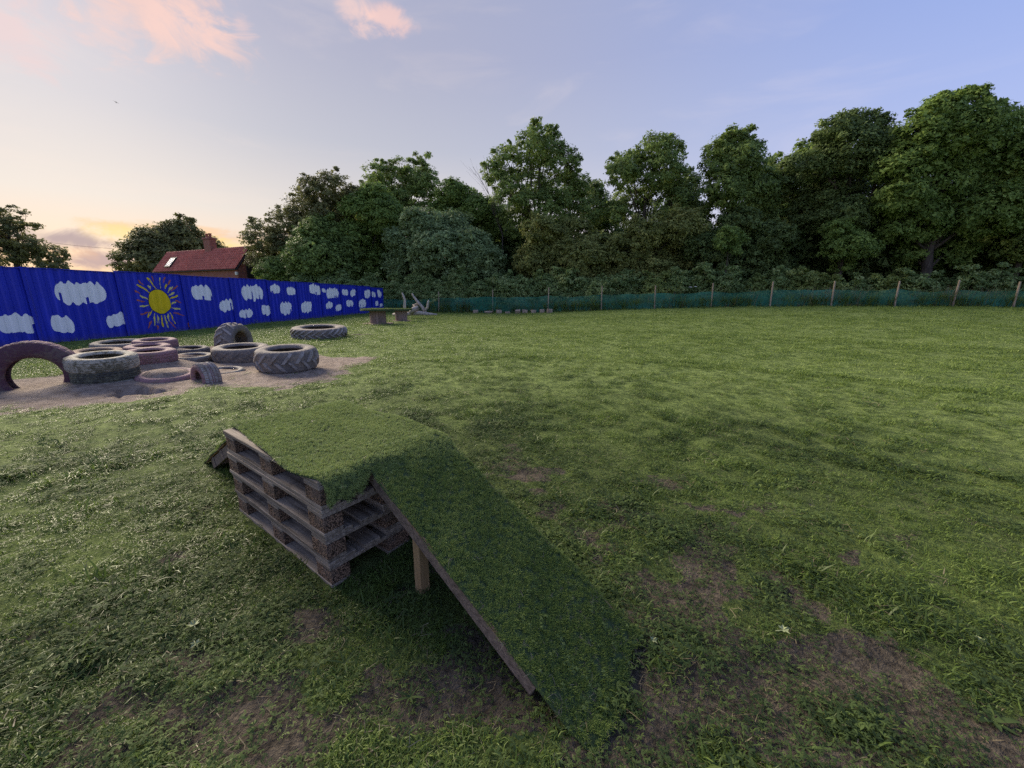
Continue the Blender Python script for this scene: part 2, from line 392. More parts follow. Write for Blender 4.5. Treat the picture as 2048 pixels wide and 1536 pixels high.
def height(x, y):
    x = np.asarray(x, float); y = np.asarray(y, float)
    yf = net_y(x); z = np.interp(x, ZFX, ZFZ)*sstep((y-4)/(yf-4), 0, 1)
    z = z + (fbm(x*.45, y*.45, 5)-.5)*.10*sstep(np.hypot(x, y), 2.5, 7)*sstep(np.abs(x-(FX0+FK*y)), 0, 3)
    nearw = sstep(np.hypot(x, y), 16, 4)
    z = z + (fbm(x*1.9, y*1.9, 14)-.5)*.045*sstep(np.hypot(x, y), 3, 7)*sstep(net_y(x)-y, 0, 2)*sstep(np.abs(x-(FX0+FK*y)), 0, 2)
    z = z + (fbm(x*5, y*5, 8)-.5)*.028*nearw + (fbm(x*15, y*15, 9, 3)-.5)*.026*nearw
    for p, rx, ry in DIRT[:14]: z = z - .014*sstep(np.hypot((x-p.x)/rx, (y-p.y)/ry), 1.2, .3)
    z = z - .36*sstep(np.hypot((x-PIT.x+(fbm(x*4, y*4, 81)-.5)*.5)/.42, (y-PIT.y+(fbm(x*4, y*4, 83)-.5)*.4)/.30), 1, .35)
    for k, hh, rr in (('c', .13, .62), ('b', .05, .75), ('d', .08, .6), ('e', .07, .6), ('l', .03, .8)):
        (cx, cy_), _ = TY[k]; z = z + hh*sstep(np.hypot(x-cx, y-cy_), rr+.28, rr-.25)
    for k, hh in (('f', .17), ('h', .125), ('j', .115), ('p', .03), ('k', .08), ('g', .08)):
        (cx, cy_), rr = TY[k]; z = z + hh*sstep(np.hypot(x-cx, y-cy_), rr-.05, rr-.17)
    return z
def gz(x, y): return float(height(np.array([x]), np.array([y]))[0])

# ------------------------------------------------------------------ ground sheet
def axis(lim, far, fine=.048, g=.0138):
    a = [0.0]
    while a[-1] < lim: a.append(a[-1]+max(fine, g*a[-1]))
    while a[-1] < far: a.append(a[-1]*1.12)
    return np.array(a)
ax_ = axis(45, 900); xs = np.concatenate([-ax_[:0:-1], ax_])
ys = np.concatenate([-axis(1, 40, .5)[:0:-1], axis(45, 1500)])
GX, GY = np.meshgrid(xs, ys); gxf, gyf = GX.ravel(), GY.ravel()
GZ = height(gxf, gyf)
nx_, ny_ = len(xs), len(ys); ii = (np.arange(ny_-1)[:, None]*nx_+np.arange(nx_-1)[None, :]).ravel()
gme = np_mesh('ground', np.stack([gxf, gyf, GZ], 1), quads=np.stack([ii, ii+1, ii+1+nx_, ii+nx_], 1),
              attrs={'dirt': dirt_at(gxf, gyf), 'sand': sand_at(gxf, gyf), 'lush': sstep(np.hypot(gxf, gyf), 2.2, 8)}, smooth=True)  # turf base colour lightens with distance from the camera
ground = obj('ground', gme, 'ground'); tag(ground, 'worn lawn with bare earth and a sandy patch', 'ground', kind='structure')

# ------------------------------------------------------------------ scatter (grass, turf fibres): points + instanced small tufts
def blades_mesh(name, n, lmin, lmax, wid, spread, lean, mat, seed, flat=0.0, seg=2):
    r = np.random.default_rng(seed); V = []; F = []; A = []
    for _ in range(n):
        a = r.uniform(0, 2*math.pi); rr = spread*math.sqrt(r.uniform()); bx, by = rr*math.cos(a), rr*math.sin(a)
        L = r.uniform(lmin, lmax); d = r.uniform(0, 2*math.pi); ln = lean*r.uniform(.4, 1.3); w = wid*r.uniform(.7, 1.3)
        px, py = -math.sin(d), math.cos(d); k = len(V); lv = r.uniform()
        for i in range(seg+1):
            t = i/seg; ang = ln*(.35+.9*t)                       # bends over with height
            hx = L*t*math.sin(min(ang, 1.5)); hz = L*t*math.cos(min(ang, 1.5))*(1-flat)+.002
            ww = w*(1-t*.15) if i < seg else w*.12
            for s_ in (-1, 1):
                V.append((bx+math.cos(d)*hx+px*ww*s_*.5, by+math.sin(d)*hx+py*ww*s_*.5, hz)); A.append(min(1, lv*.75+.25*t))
        for i in range(seg): F.append((k+2*i, k+2*i+1, k+2*i+3, k+2*i+2))
    me = np_mesh(name, V, quads=F, attrs={'lv': A}); me.materials.append(MATS[mat]); return me
def weed_mesh(name, n, size, seed, mat='weed_leaf', lobes=3):
    r = np.random.default_rng(seed); V = []; F = []; A = []
    for _ in range(n):
        a = r.uniform(0, 2*math.pi); rr = .045*math.sqrt(r.uniform()); cx, cy_, cz = rr*math.cos(a), rr*math.sin(a), r.uniform(.006, .03)
        lv = r.uniform(); tilt = r.uniform(-.5, .5); d0 = r.uniform(0, 6.28)
        for l in range(lobes):
            d = d0+(l-(lobes-1)/2)*1.0; L = size*r.uniform(.7, 1.2); w = L*.36; k = len(V)
            ux, uy = math.cos(d), math.sin(d)
            for t, ww in ((0, .12), (.55, 1.0), (1.0, .1)):
                for s_ in (-1, 1): V.append((cx+ux*L*t-uy*w*ww*s_*.5, cy_+uy*L*t+ux*w*ww*s_*.5, cz+L*t*tilt*.5-abs(t-.5)*.004)); A.append(lv)
            for i in range(2): F.append((k+2*i, k+2*i+1, k+2*i+3, k+2*i+2))
    me = np_mesh(name, V, quads=F, attrs={'lv': A}); me.materials.append(MATS[mat]); return me
def scatter_group(name, meshes):
    coll = bpy.data.collections.new(name+'_kinds')
    for i, me in enumerate(meshes): coll.objects.link(bpy.data.objects.new(f'{name}_{i:02d}', me))
    ng = bpy.data.node_groups.new(name+'_scatter', 'GeometryNodeTree'); ng.is_modifier = True
    ng.interface.new_socket('Geometry', in_out='INPUT', socket_type='NodeSocketGeometry'); ng.interface.new_socket('Geometry', in_out='OUTPUT', socket_type='NodeSocketGeometry')
    N, L = ng.nodes, ng.links; gi, go = N.new('NodeGroupInput'), N.new('NodeGroupOutput')
    ci = N.new('GeometryNodeCollectionInfo'); ci.inputs['Collection'].default_value = coll; ci.inputs['Separate Children'].default_value = True; ci.inputs['Reset Children'].default_value = True
    iop = N.new('GeometryNodeInstanceOnPoints'); iop.inputs['Pick Instance'].default_value = True
    def na(nm, ty):
        n = N.new('GeometryNodeInputNamedAttribute'); n.data_type = ty; n.inputs['Name'].default_value = nm; return n.outputs['Attribute']
    L.new(gi.outputs[0], iop.inputs['Points']); L.new(ci.outputs[0], iop.inputs['Instance'])
    L.new(na('idx', 'INT'), iop.inputs['Instance Index'])
    e2r = N.new('FunctionNodeEulerToRotation'); L.new(na('rot', 'FLOAT_VECTOR'), e2r.inputs[0]); L.new(e2r.outputs[0], iop.inputs['Rotation'])
    L.new(na('scl', 'FLOAT_VECTOR'), iop.inputs['Scale']); L.new(iop.outputs[0], go.inputs[0])
    return ng
def scatter(name, ng, P, idx, rot, scl, tint, parent=None):
    me = np_mesh(name, P, attrs={'rot': rot, 'scl': scl, 'tint': tint})
    me.attributes.new('idx', 'INT', 'POINT').data.foreach_set('value', np.asarray(idx, np.int32))
    o = obj(name, me, None, parent); md = o.modifiers.new('scatter', 'NODES'); md.node_group = ng; return o

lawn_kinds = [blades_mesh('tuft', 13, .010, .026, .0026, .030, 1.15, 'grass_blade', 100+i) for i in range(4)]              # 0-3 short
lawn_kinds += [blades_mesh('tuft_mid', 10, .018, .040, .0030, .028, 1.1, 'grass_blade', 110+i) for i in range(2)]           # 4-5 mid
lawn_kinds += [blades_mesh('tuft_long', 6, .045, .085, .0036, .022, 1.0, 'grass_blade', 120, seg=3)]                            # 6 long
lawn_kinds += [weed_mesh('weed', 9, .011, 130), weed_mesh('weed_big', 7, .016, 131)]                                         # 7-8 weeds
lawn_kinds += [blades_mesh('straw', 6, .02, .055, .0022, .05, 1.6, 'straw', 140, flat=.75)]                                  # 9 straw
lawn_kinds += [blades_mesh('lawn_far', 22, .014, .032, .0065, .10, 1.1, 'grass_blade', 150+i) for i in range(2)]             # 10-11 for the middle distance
lawn_ng = scatter_group('lawn', lawn_kinds)
def lawn_points():
    r = np.random.default_rng(5); out = []
    for r0, r1, dens in ((.35, 2.6, 5200), (2.6, 5, 2000), (5, 9, 620), (9, 16, 165), (16, 25, 78), (25, 44, 40)):
        A = 2.25; n = int(dens*A*.5*(r1*r1-r0*r0))
        rr = np.sqrt(r.uniform(r0*r0, r1*r1, n)); a = r.uniform(-A/2, A/2, n)
        out.append(np.stack([rr*np.sin(a), rr*np.cos(a)], 1))
    p = np.concatenate(out); x, y = p[:, 0], p[:, 1]
    keep = (y < net_y(x)-.05) & (x > FX0+FK*y+.12) & (x < 33)
    tu = np.stack([(x-PD.x)*PB.x+(y-PD.y)*PB.y, (x-PD.x)*PA.x+(y-PD.y)*PA.y], 1)
    keep &= ~((tu[:, 0] > -.03) & (tu[:, 0] < .83) & (tu[:, 1] > -1.23) & (tu[:, 1] < .03))
    for k, ((cx, cy_), rr) in TY.items(): keep &= np.hypot(x-cx, y-cy_) > rr-.02
    d, s = dirt_at(x, y), sand_at(x, y)
    thin = fbm(x*2.3, y*2.3, 61); tuss = fbm(x*5.5, y*5.5, 63, 3)
    prob = (1-.74*d)*(1-.985*s)*(.50+.5*thin)*(.35+.75*sstep(tuss, .36, .58))
    keep &= r.uniform(size=len(x)) < prob
    x, y, d, s = x[keep], y[keep], d[keep], s[keep]; n = len(x); rad = np.hypot(x, y)
    u = r.uniform(size=n); idx = r.integers(0, 4, n)
    lush = fbm(x*1.1, y*1.1, 71); lushf = fbm(x*3.4, y*3.4, 73)
    weedy = fbm(x*1.9, y*1.9, 77)
    idx = np.where(u < .12+.35*sstep(lushf, .5, .75), 4+r.integers(0, 2, n), idx)
    idx = np.where((u > .975) & (lushf > .5), 6, idx)
    idx = np.where((u > .66) & (u < .66+.34*sstep(weedy, .36, .6)) & (rad < 7), 7+(r.uniform(size=n) < .4), idx)
    idx = np.where((u > .58) & (u < .65) & (rad < 8), 9, idx)
    idx = np.where((d > .4) & (u < .6) & (rad < 6), np.where(u < .42, 7+(r.uniform(size=n) < .5), 9), idx)
    idx = np.where(rad > 8.5, 10+r.integers(0, 2, n), idx)
    scl = (.75+.55*r.uniform(size=n))*(1+.45*sstep(lushf, .5, .8))*np.where(rad > 8.5, .75+.035*rad, 1+.03*rad)
    scl = np.where(d > .5, scl*.8, scl)*np.where(rad > 4, .75+.55*sstep(fbm(x*5.5, y*5.5, 63, 3), .4, .65), 1)
    tint = np.clip(-.10+(.50-.2*sstep(rad, 3, 9))*sstep(lush, .25, .8)+.32*(r.uniform(size=n)-.5)+.56*sstep(rad, 2.6, 9)-.08*d, 0, 1)  # blade tint rises away from the camera
    rot = np.stack([r.normal(0, .22, n), r.normal(0, .22, n), r.uniform(0, 6.283, n)], 1)
    sc3 = np.stack([scl, scl, scl*(.8+.35*r.uniform(size=n))], 1)
    return np.stack([x, y, height(x, y)-.003], 1), idx, rot, sc3, tint
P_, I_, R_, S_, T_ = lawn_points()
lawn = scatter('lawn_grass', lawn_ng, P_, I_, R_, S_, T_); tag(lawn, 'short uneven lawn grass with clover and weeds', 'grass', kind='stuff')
print('lawn tufts', len(P_))

# ------------------------------------------------------------------ pallets
PAL_ANG = math.atan2(-PA.y, -PA.x)               # pallet x axis runs from the near corner to the far-left corner
def board_mesh(name, lx, ly, lz, wob=.002):
    """a plank with chamfered, slightly uneven edges, corner at the origin"""
    b = MB(); b.box((0, 0, 0), (lx, ly, lz), ch=.003, jit=wob*.4); return b.mesh(name)
skid_m = [board_mesh('skid_board', 1.2, w, .022) for w in (.1, .145, .1)]
deck_m = [board_mesh('deck_board', 1.2, w, .022) for w in (.145, .1, .145, .1, .145)]
string_m = board_mesh('stringer_board', .145, .8, .022)
block_m = [board_mesh('block', .145, w, .0785, .004) for w in (.1, .145, .1)]
for me in skid_m+deck_m+[string_m]: me.materials.append(MATS['pallet_wood'])
for me in block_m: me.materials.append(MATS['chipboard'])
pal_labels = ['bottom pallet of the stack, sitting on the grass', 'second pallet from the ground in the stack', 'third pallet from the ground in the stack', 'top pallet of the stack, directly under the artificial turf']
zb = min(gz(*pal(t, u)) for t in (0, .4, .8) for u in (0, -.6, -1.2))+.006
for k in range(4):
    off = Vector((random.uniform(-.006, .006), random.uniform(-.006, .006)))
    root = empty('wooden_pallet', (PD.x+off.x, PD.y+off.y, zb+k*.1455), (0, 0, PAL_ANG+random.uniform(-.006, .006)))
    tag(root, pal_labels[k], 'pallet', 'stacked wooden pallets')
    # pallet y axis must run along PB: mirror y by starting at -0.8 when needed
    sg = -1 if Vector((-math.sin(PAL_ANG), math.cos(PAL_ANG))).dot(PB) < 0 else 1
    def py(y0, w): return y0 if sg > 0 else -(y0+w)
    for (y0, w, me) in zip((0, .3275, .7), (.1, .145, .1), skid_m): obj('skid_board', me, None, root, (random.uniform(-.004, .004), py(y0, w), 0), (0, 0, random.uniform(-.003, .003)))
    for x0 in (0, .5275, 1.055):
        for (y0, w, me) in zip((0, .3275, .7), (.1, .145, .1), block_m): obj('block', me, None, root, (x0+random.uniform(-.004, .004), py(y0, w)+random.uniform(-.003, .003)*1, .0222))
        obj('stringer_board', string_m, None, root, (x0, py(0, .8), .1008))
    for (y0, w, me) in zip((0, .1875, .3275, .5125, .655), (.145, .1, .145, .1, .145), deck_m): obj('deck_board', me, None, root, (random.uniform(-.004, .004), py(y0, w), .123), (0, 0, random.uniform(-.003, .003)))
ZTOP = zb+4*.1455

# ------------------------------------------------------------------ artificial turf + ramps
fib_kinds = [blades_mesh('fibre', 12, .010, .016, .0015, .0095, .7, 'turf_fibre', 200+i) for i in range(4)]+[blades_mesh('turf_straw', 3, .012, .035, .0022, .012, 1.5, 'straw', 205, flat=.6), weed_mesh('turf_leaf', 2, .010, 206)]
fib_ng = scatter_group('turf', fib_kinds)
def surface_points(V, Q, dens, rng):
    a, b, c, d = (V[Q[:, k]] for k in range(4)); n1 = np.cross(b-a, d-a); area = np.linalg.norm(n1, axis=1)
    n = int(area.sum()*dens); pick = rng.choice(len(Q), n, p=area/area.sum()); u, v = rng.uniform(size=(2, n, 1))
    P = a[pick]*(1-u)*(1-v)+b[pick]*u*(1-v)+c[pick]*u*v+d[pick]*(1-u)*v
    N = n1[pick]/np.maximum(area[pick][:, None], 1e-9); return P, N
def turf_sheet(name, label, grid, nu, nv, seed, dens=9500, sky_lit=0.0):
    """grid: (nu*nv,3) points; a thin carpet with woven backing and standing fibres"""
    V = np.array(grid); k = (np.arange(nu-1)[:, None]*nv+np.arange(nv-1)[None, :]).ravel()
    Q = np.stack([k, k+nv, k+nv+1, k+1], 1)
    a, b, d = V[Q[:, 0]], V[Q[:, 1]], V[Q[:, 3]]
    if np.cross(b-a, d-a)[:, 2].mean() < 0: Q = Q[:, ::-1].copy()
    me = np_mesh(name, V, quads=Q, smooth=True); root = empty(name, tuple(V.mean(0)*np.array([1, 1, 0])))
    tag(root, label, 'artificial turf', 'artificial turf pieces')
    o = obj('backing', me, 'turf_backing', root); o.matrix_parent_inverse = root.matrix_world.inverted() if False else Matrix.Translation(-root.location)
    sm_ = o.modifiers.new('thickness', 'SOLIDIFY'); sm_.thickness = .008; sm_.offset = -1
    rg = np.random.default_rng(seed); P, N = surface_points(V, Q, dens, rg); n = len(P)
    th = np.arccos(np.clip(N[:, 2], -1, 1)); ph = np.arctan2(N[:, 1], N[:, 0]); spin = rg.uniform(0, 6.283, n)
    # rotation carrying z onto N then a random spin about it -> euler xyz
    rots = np.empty((n, 3))
    for i in range(n):
        q = Matrix.Rotation(ph[i], 3, 'Z') @ Matrix.Rotation(th[i]+rg.normal(0, .12), 3, 'Y') @ Matrix.Rotation(spin[i], 3, 'Z'); rots[i] = q.to_euler()
    worn = fbm(P[:, 0]*3.2, P[:, 1]*3.2, seed)
    s = .8+.4*rg.uniform(size=n); tint = np.clip(sky_lit+.46*sstep(P[:, 2], ZTOP-.10, ZTOP+.02)*(sky_lit < .5)+.15+.6*worn+.35*(rg.uniform(size=n)-.5), 0, 1)  # tint lift paints sky light onto fibres at platform height
    kd = rg.integers(0, 4, n); low_ = sstep(P[:, 2], .22, .03); kd = np.where(rg.uniform(size=n) < .012+.10*low_, 4+(rg.uniform(size=n) < .3), kd); tint = np.clip(tint-.15*low_, 0, 1)
    fo = scatter('fibres', fib_ng, P, kd, rots, np.stack([s, s, s*(.8+.4*worn)], 1), tint, root)
    fo.matrix_parent_inverse = Matrix.Translation(-root.location); fo['kind'] = 'stuff'; return root
# top piece: flat on the pallets, hanging over the ramp side at the near corner and rolled over the far-right corner
def top_sheet():
    G = []; us = np.concatenate([np.linspace(-1.225, -.02, 40), [0.0, .018, .03, .036, .04, .042, .043, .044]]); ts = np.concatenate([np.linspace(0, .79, 27), [.81, .826, .834, .838, .84]])
    for i, u in enumerate(us):
        for j, t in enumerate(ts):
            tt = t
            if j < 6:
                edge = .012+.018*math.sin(u*5.2+.6)+.020*sstep(np.array(u), -.75, -1.2)-.035*math.exp(-((u+.22)/.22)**2)
                tt = t+(float(edge))*(1-j/6)
            z = ZTOP+.010+.006*math.sin(u*9+t*7)+.004*math.sin(t*23-u*5)
            dropu = max(0, i-39)                                           # rows past the ramp-side edge
            hang = .145 if t < .20 else .145*max(0, 1-(t-.20)/.06)
            hang = max(hang, .15*max(0, min(1, (t-.64)/.08)), .045)
            hang *= 1-.25*math.sin(t*31)**2*(t < .22)
            zu = hang*(dropu/8)**1.25 if dropu else 0
            dropt = max(0, j-26); zt = (.03+.10*max(0, (u+.45)/.45)**1.5)*(dropt/5)**1.3 if dropt else 0
            x, y = pal(tt, u+(.012*math.sin(t*18) if dropu else 0)); G.append((x, y, z-zu-zt))
    return np.array(G), len(us), len(ts)
G, nu, nv = top_sheet(); turf_sheet('artificial_turf_mat', 'green artificial turf sheet laid over the top of the pallet stack', G, nu, nv, 31, sky_lit=.64)  # paler tint stands in for sky light on the flat top

def ramp(top_t, top_u, bot_t, bot_u, wid, zt, zbm, label, turf_label, seed, leg_at, skew=0.0, leg_in=.045):
    a = Vector((*pal(top_t, top_u), zt)); b = Vector((*pal(bot_t, bot_u), zbm)); L = (b-a).length
    ex = (b-a).normalized(); ey = Vector((0, 0, 1)).cross(ex).normalized(); ez = ex.cross(ey)
    Mx = Matrix((( ex.x, ey.x, ez.x, a.x), (ex.y, ey.y, ez.y, a.y), (ex.z, ey.z, ez.z, a.z), (0, 0, 0, 1)))
    root = empty('wooden_ramp', (b.x, b.y, 0)); tag(root, label, 'ramp', 'wooden ramps')
    inv = Matrix.Translation(-root.location)
    def part(name, mb, mat):
        o = mb.build(name, mat, root); o.matrix_parent_inverse = inv; return o
    hw = wid/2
    part('deck_sheet', MB().box((0, -hw, -.014), (L, hw, -.002), Mx, ch=.002), 'deck_ply')
    for s_ in (-1, 1):
        y0 = s_*(hw-.022)
        part('side_rail', MB().box((.01, y0-.011, -.100), (L*.90, y0+.011, -.020), Mx, ch=.003, jit=.0015), 'rail_wood')
    for q in (.04, .30, .55, .80):
        part('cross_bearer', MB().box((L*q, -hw+.035, -.095), (L*q+.045, hw-.035, -.016), Mx, ch=.003), 'rail_wood')
    for q in (.30, .55, .80):        # joint blocks that show on the outside of the left rail
        part('rail_joint', MB().box((L*q-.004, hw-.012, -.104), (L*q+.05, hw-.0045, -.018), Mx, ch=.002), 'rail_wood')
    for s_ in (-1, 1):
        p = Mx @ Vector((L*leg_at, s_*(hw-leg_in), -.016)); g = gz(p.x, p.y)
        lm = Matrix.Translation((p.x, p.y, 0)) @ Matrix.Rotation(math.atan2(ex.y, ex.x), 4, 'Z')
        part('leg', MB().box((-.026, -.026, g-.03), (.026, .026, p.z-.0), lm, ch=.003), 'fresh_timber')
    # turf on top, its loose end trodden into the earth
    G = []; us = np.linspace(-.11 if skew else -.01, 1.06, 52); vs_ = np.linspace(-1, 1, 20)
    for u in us:
        for v in vs_:
            wv = hw*(1.015+.012*math.sin(u*17+v))*v
            p = Mx @ Vector((u*L+(skew*v*max(0, u-.5)*2)+.012*math.sin(v*9)*max(0, u-.9)*8, wv, .004+.003*math.sin(u*21+v*4)))
            cap_ = ZTOP+.024; k_ = .05; hh_ = max(0, min(1, .5+.5*(p.z-cap_)/k_)); p.z = p.z*(1-hh_)+cap_*hh_-k_*hh_*(1-hh_)   # rolls smoothly onto the platform
            g = gz(p.x, p.y)+.012
            if p.z < g: p.z = g
            if v > .93 or v < -.93: p.z -= .006
            G.append(tuple(p))
    turf_sheet('artificial_turf_mat', turf_label, np.array(G), len(us), len(vs_), seed, sky_lit=.10)
    return root
ramp(.505, .035, .385, 1.275, .51, ZTOP-.012, .035, 'near wooden ramp with ochre leg sloping down from the pallet stack', 'dark green artificial turf strip running down the near ramp', 37, .30, skew=-.05)
ramp(.385, -1.235, .40, -2.25, .58, ZTOP-.012, .035, 'far wooden ramp behind the pallet stack, mostly hidden', 'artificial turf strip on the far ramp behind the pallet stack', 39, .45, leg_in=.17)

# ------------------------------------------------------------------ tyres
def tyre_profile(Ro, Ri, w, thick=.018, bulge=.03, crown=.02):
    """closed section (r, z), z from -w/2..w/2: outer skin then inner skin, open towards the rim"""
    h = w/2; o = []
    o += [(Ri, -h*.72), (Ri+.012, -h*.90)]
    for t in (.25, .5, .75): o.append((Ri+(Ro-Ri)*t, -h*(1.0+bulge*math.sin(t*math.pi)/h*.5)))
    o += [(Ro-crown*1.2, -h*.97), (Ro-crown*.35, -h*.80), (Ro-.004, -h*.4), (Ro, 0), (Ro-.004, h*.4), (Ro-crown*.35, h*.80), (Ro-crown*1.2, h*.97)]
    for t in (.75, .5, .25): o.append((Ri+(Ro-Ri)*t, h*(1.0+bulge*math.sin(t*math.pi)/h*.5)))
    o += [(Ri+.012, h*.90), (Ri, h*.72)]
    i = [(Ri+.02, h*.70)]
    for t in (.35, .7): i.append((Ri+(Ro-Ri)*t, h*.86))
    i += [(Ro-thick*2.2, h*.55), (Ro-thick*1.8, 0), (Ro-thick*2.2, -h*.55)]
    for t in (.7, .35): i.append((Ri+(Ro-Ri)*t, -h*.86))
    i += [(Ri+.02, -h*.70)]
    return o+i
def road_tread(Ro, w, n=120, deep=.012):
    """tread band with circumferential grooves and notched shoulders"""
    h = w/2; pr = []
    zz = [-.98, -.80, -.62, -.56, -.50, -.44, -.20, -.15, -.08, -.03, .03, .08, .15, .20, .44, .50, .56, .62, .80, .98]
    for z in zz:
        g = deep if abs(z) in (.50,) or abs(abs(z)-.56) < .01 or abs(abs(z)-.15) < .01 or abs(abs(z)-.08) < .01 else 0
        pr.append((Ro+.008-.018*max(0, abs(z)-.7)/.3-g, z*h))
    pr += [(Ro-.03, h*.9), (Ro-.03, -h*.9)]
    def rf(r, z, a, i, j):
        if abs(z) > h*.55 and r > Ro-.028: return r-(.010 if i % 3 == 0 else 0)
        if abs(z) < h*.5 and i % 5 == 0 and r > Ro-.02: return r-.006
        return r
    return MB().lathe(pr, n, True, rf).mesh('tread_band', False)
def lug_mesh(Ro, w, side, tall=.035, wide=.085, sweep=.30):
    """one slanted bar of a tractor tread, running from the centre line to the shoulder"""
    b = MB(); n = 6; h = w/2; ring = []
    for i in range(n+1):
        t = i/n; z = side*h*(-.06+1.06*t); a = sweep*(t-.45)*1.0; r0 = Ro-.012-(.05*t**4); top = tall*(1-.25*t**3); k = wide*(.42+.12*t)
        for (da, rr) in ((-k, r0), (-k*.72, r0+top), (k*.72, r0+top), (k, r0)):
            ang = a+da/Ro; ring.append((rr*math.cos(ang), rr*math.sin(ang), z))
    f = []
    for i in range(n):
        for j in range(3): f.append((i*4+j, i*4+j+1, (i+1)*4+j+1, (i+1)*4+j))
    f += [(3, 2, 1, 0), (n*4, n*4+1, n*4+2, n*4+3)]
    b.add(ring, f); me = b.mesh('tread_lug'); 
    bm = bmesh.new(); bm.from_mesh(me); bmesh.ops.recalc_face_normals(bm, faces=bm.faces); bm.to_mesh(me); bm.free(); return me
def tyre(label, mat, Ro, Ri, w, loc, rot=(0, 0, 0), kind='road', lugs=18, treadmat=None, tall=.035):
    root = empty('tractor_tyre' if kind == 'lugs' else 'tyre', loc, rot); tag(root, label, 'tyre', 'play tyres')
    c = MB().lathe(tyre_profile(Ro-(.0 if kind == 'road' else .0), Ri, w), 72).build('carcass', mat, root, True)
    tm = treadmat or mat
    if kind == 'road': obj('tread_band', road_tread(Ro, w), tm, root)
    elif kind == 'lugs':
        ms = {s_: lug_mesh(Ro, w, s_, tall) for s_ in (-1, 1)}
        for me in ms.values(): me.materials.append(MATS[tm])
        for i in range(lugs):
            for s_ in (-1, 1):
                a = 2*math.pi*(i+(.5 if s_ > 0 else 0))/lugs
                obj('tread_lug', ms[s_], None, root, None, (0, 0, a))
    for z in (w/2*.985, -w/2*.985):       # raised ring moulded on the side wall
        MB().lathe([(Ri+(Ro-Ri)*.62+.006*math.cos(q), z+.006*math.sin(q)) for q in np.linspace(0, 6.283, 7)[:-1]], 48).build('sidewall_ring', mat, root, True)
    return root
def lying(key, label, mat, Ri, w, ztop, kind='road', tilt=(0, 0), **kw):
    (x, y), Ro = TY[key]; d = Vector((-x, -y, 0)).normalized()          # slumps a little towards the open field
    q = Matrix.Rotation(R(3.5+tilt[0]), 3, Vector((-d.y, d.x, 0))) @ Matrix.Rotation(random.uniform(0, 6), 3, 'Z'); return tyre(label, mat, Ro, Ri, w, (x, y, ztop-w/2), q.to_euler(), kind, **kw)
def upright(label, mat, Ro, Ri, w, px, py, zc, az, kind='road', **kw):
    """axis horizontal, pointing along azimuth az (degrees from +X)"""
    p = at_z(px, py, 0)
    rt = (Matrix.Rotation(R(az), 3, 'Z') @ Matrix.Rotation(R(90), 3, 'Y')).to_euler(); return tyre(label, mat, Ro, Ri, w, (p.x, p.y, zc), rt, kind, **kw)
upright('large purple tyre standing half-buried as an arch', 'tyre_purple', .55, .30, .24, 82, 774, .18, -56, treadmat='tyre_mauve')
(bx, by), br = TY['b']
lying('b', 'pale cream tyre on top of the tall tyre stack', 'tyre_cream', .25, .205, .47, tilt=(1.5, -2))
tyre('dark mossy tyre in the middle of the tall tyre stack', 'tyre_mossy', .405, .24, .205, (bx+.015, by, .152), (0, 0, 1), 'road')
tyre('sand-covered tyre sunk in the earth beneath the tall tyre stack', 'tyre_pale', .45, .26, .20, (bx+.03, by-.02, -.035), (0, 0, 2), 'road')
lying('c', 'mauve tyre lying directly behind the cream tyre stack', 'tyre_mauve', .21, .22, .37, tilt=(0, -1))
lying('d', 'mauve tyre half hidden between two other mauve tyres', 'tyre_mauve', .22, .20, .31)
lying('e', 'pink mauve tyre farthest back of the mauve three, tilted', 'tyre_mauve', .24, .27, .38, tilt=(0, -4))
lying('f', 'wide grey-brown tyre filled with soil nearest the blue hoarding', 'tyre_pale', .36, .25, .27)
lying('g', 'tan painted tyre showing behind the purple arch', 'tyre_tan', .26, .20, .20)
lying('h', 'mauve tyre sunk in the sand beside the dug hole', 'tyre_mauve', .26, .20, .11, tilt=(2, -1))
upright('small car tyre standing half-buried as a little arch', 'tyre_mauve', .27, .14, .24, 414, 764, .06, -120, treadmat='tyre_lilac')
lying('j', 'pale soil-filled tyre lying low beside the tractor tyres', 'tyre_pale', .23, .18, .16)
lying('k', 'dark grey tyre lying flat behind the pale soil-filled one', 'tyre_dark', .25, .18, .17)
lying('l', 'worn tractor tyre lying flat, middle of the three tractor tyres', 'tyre_grey', .32, .30, .32, 'lugs', lugs=15, tall=.026)
lying('m', 'grey tractor tyre with chevron tread lying at the sand edge', 'tyre_grey', .30, .38, .42, 'lugs', lugs=15, tall=.042, treadmat='tyre_lilac')
upright('tractor tyre standing half-buried with bold chevron lugs', 'tyre_grey', .53, .31, .46, 470, 692, .10, 2, 'lugs', lugs=15, tall=.055, treadmat='tyre_lilac')
lying('o', 'very wide tractor tyre lying alone on the lawn', 'tyre_grey', .52, .34, .36, 'lugs', lugs=24, tall=.055, treadmat='tyre_lug')
lying('p', 'rim of a buried tyre just showing through the sand', 'tyre_pale', .22, .16, .055)

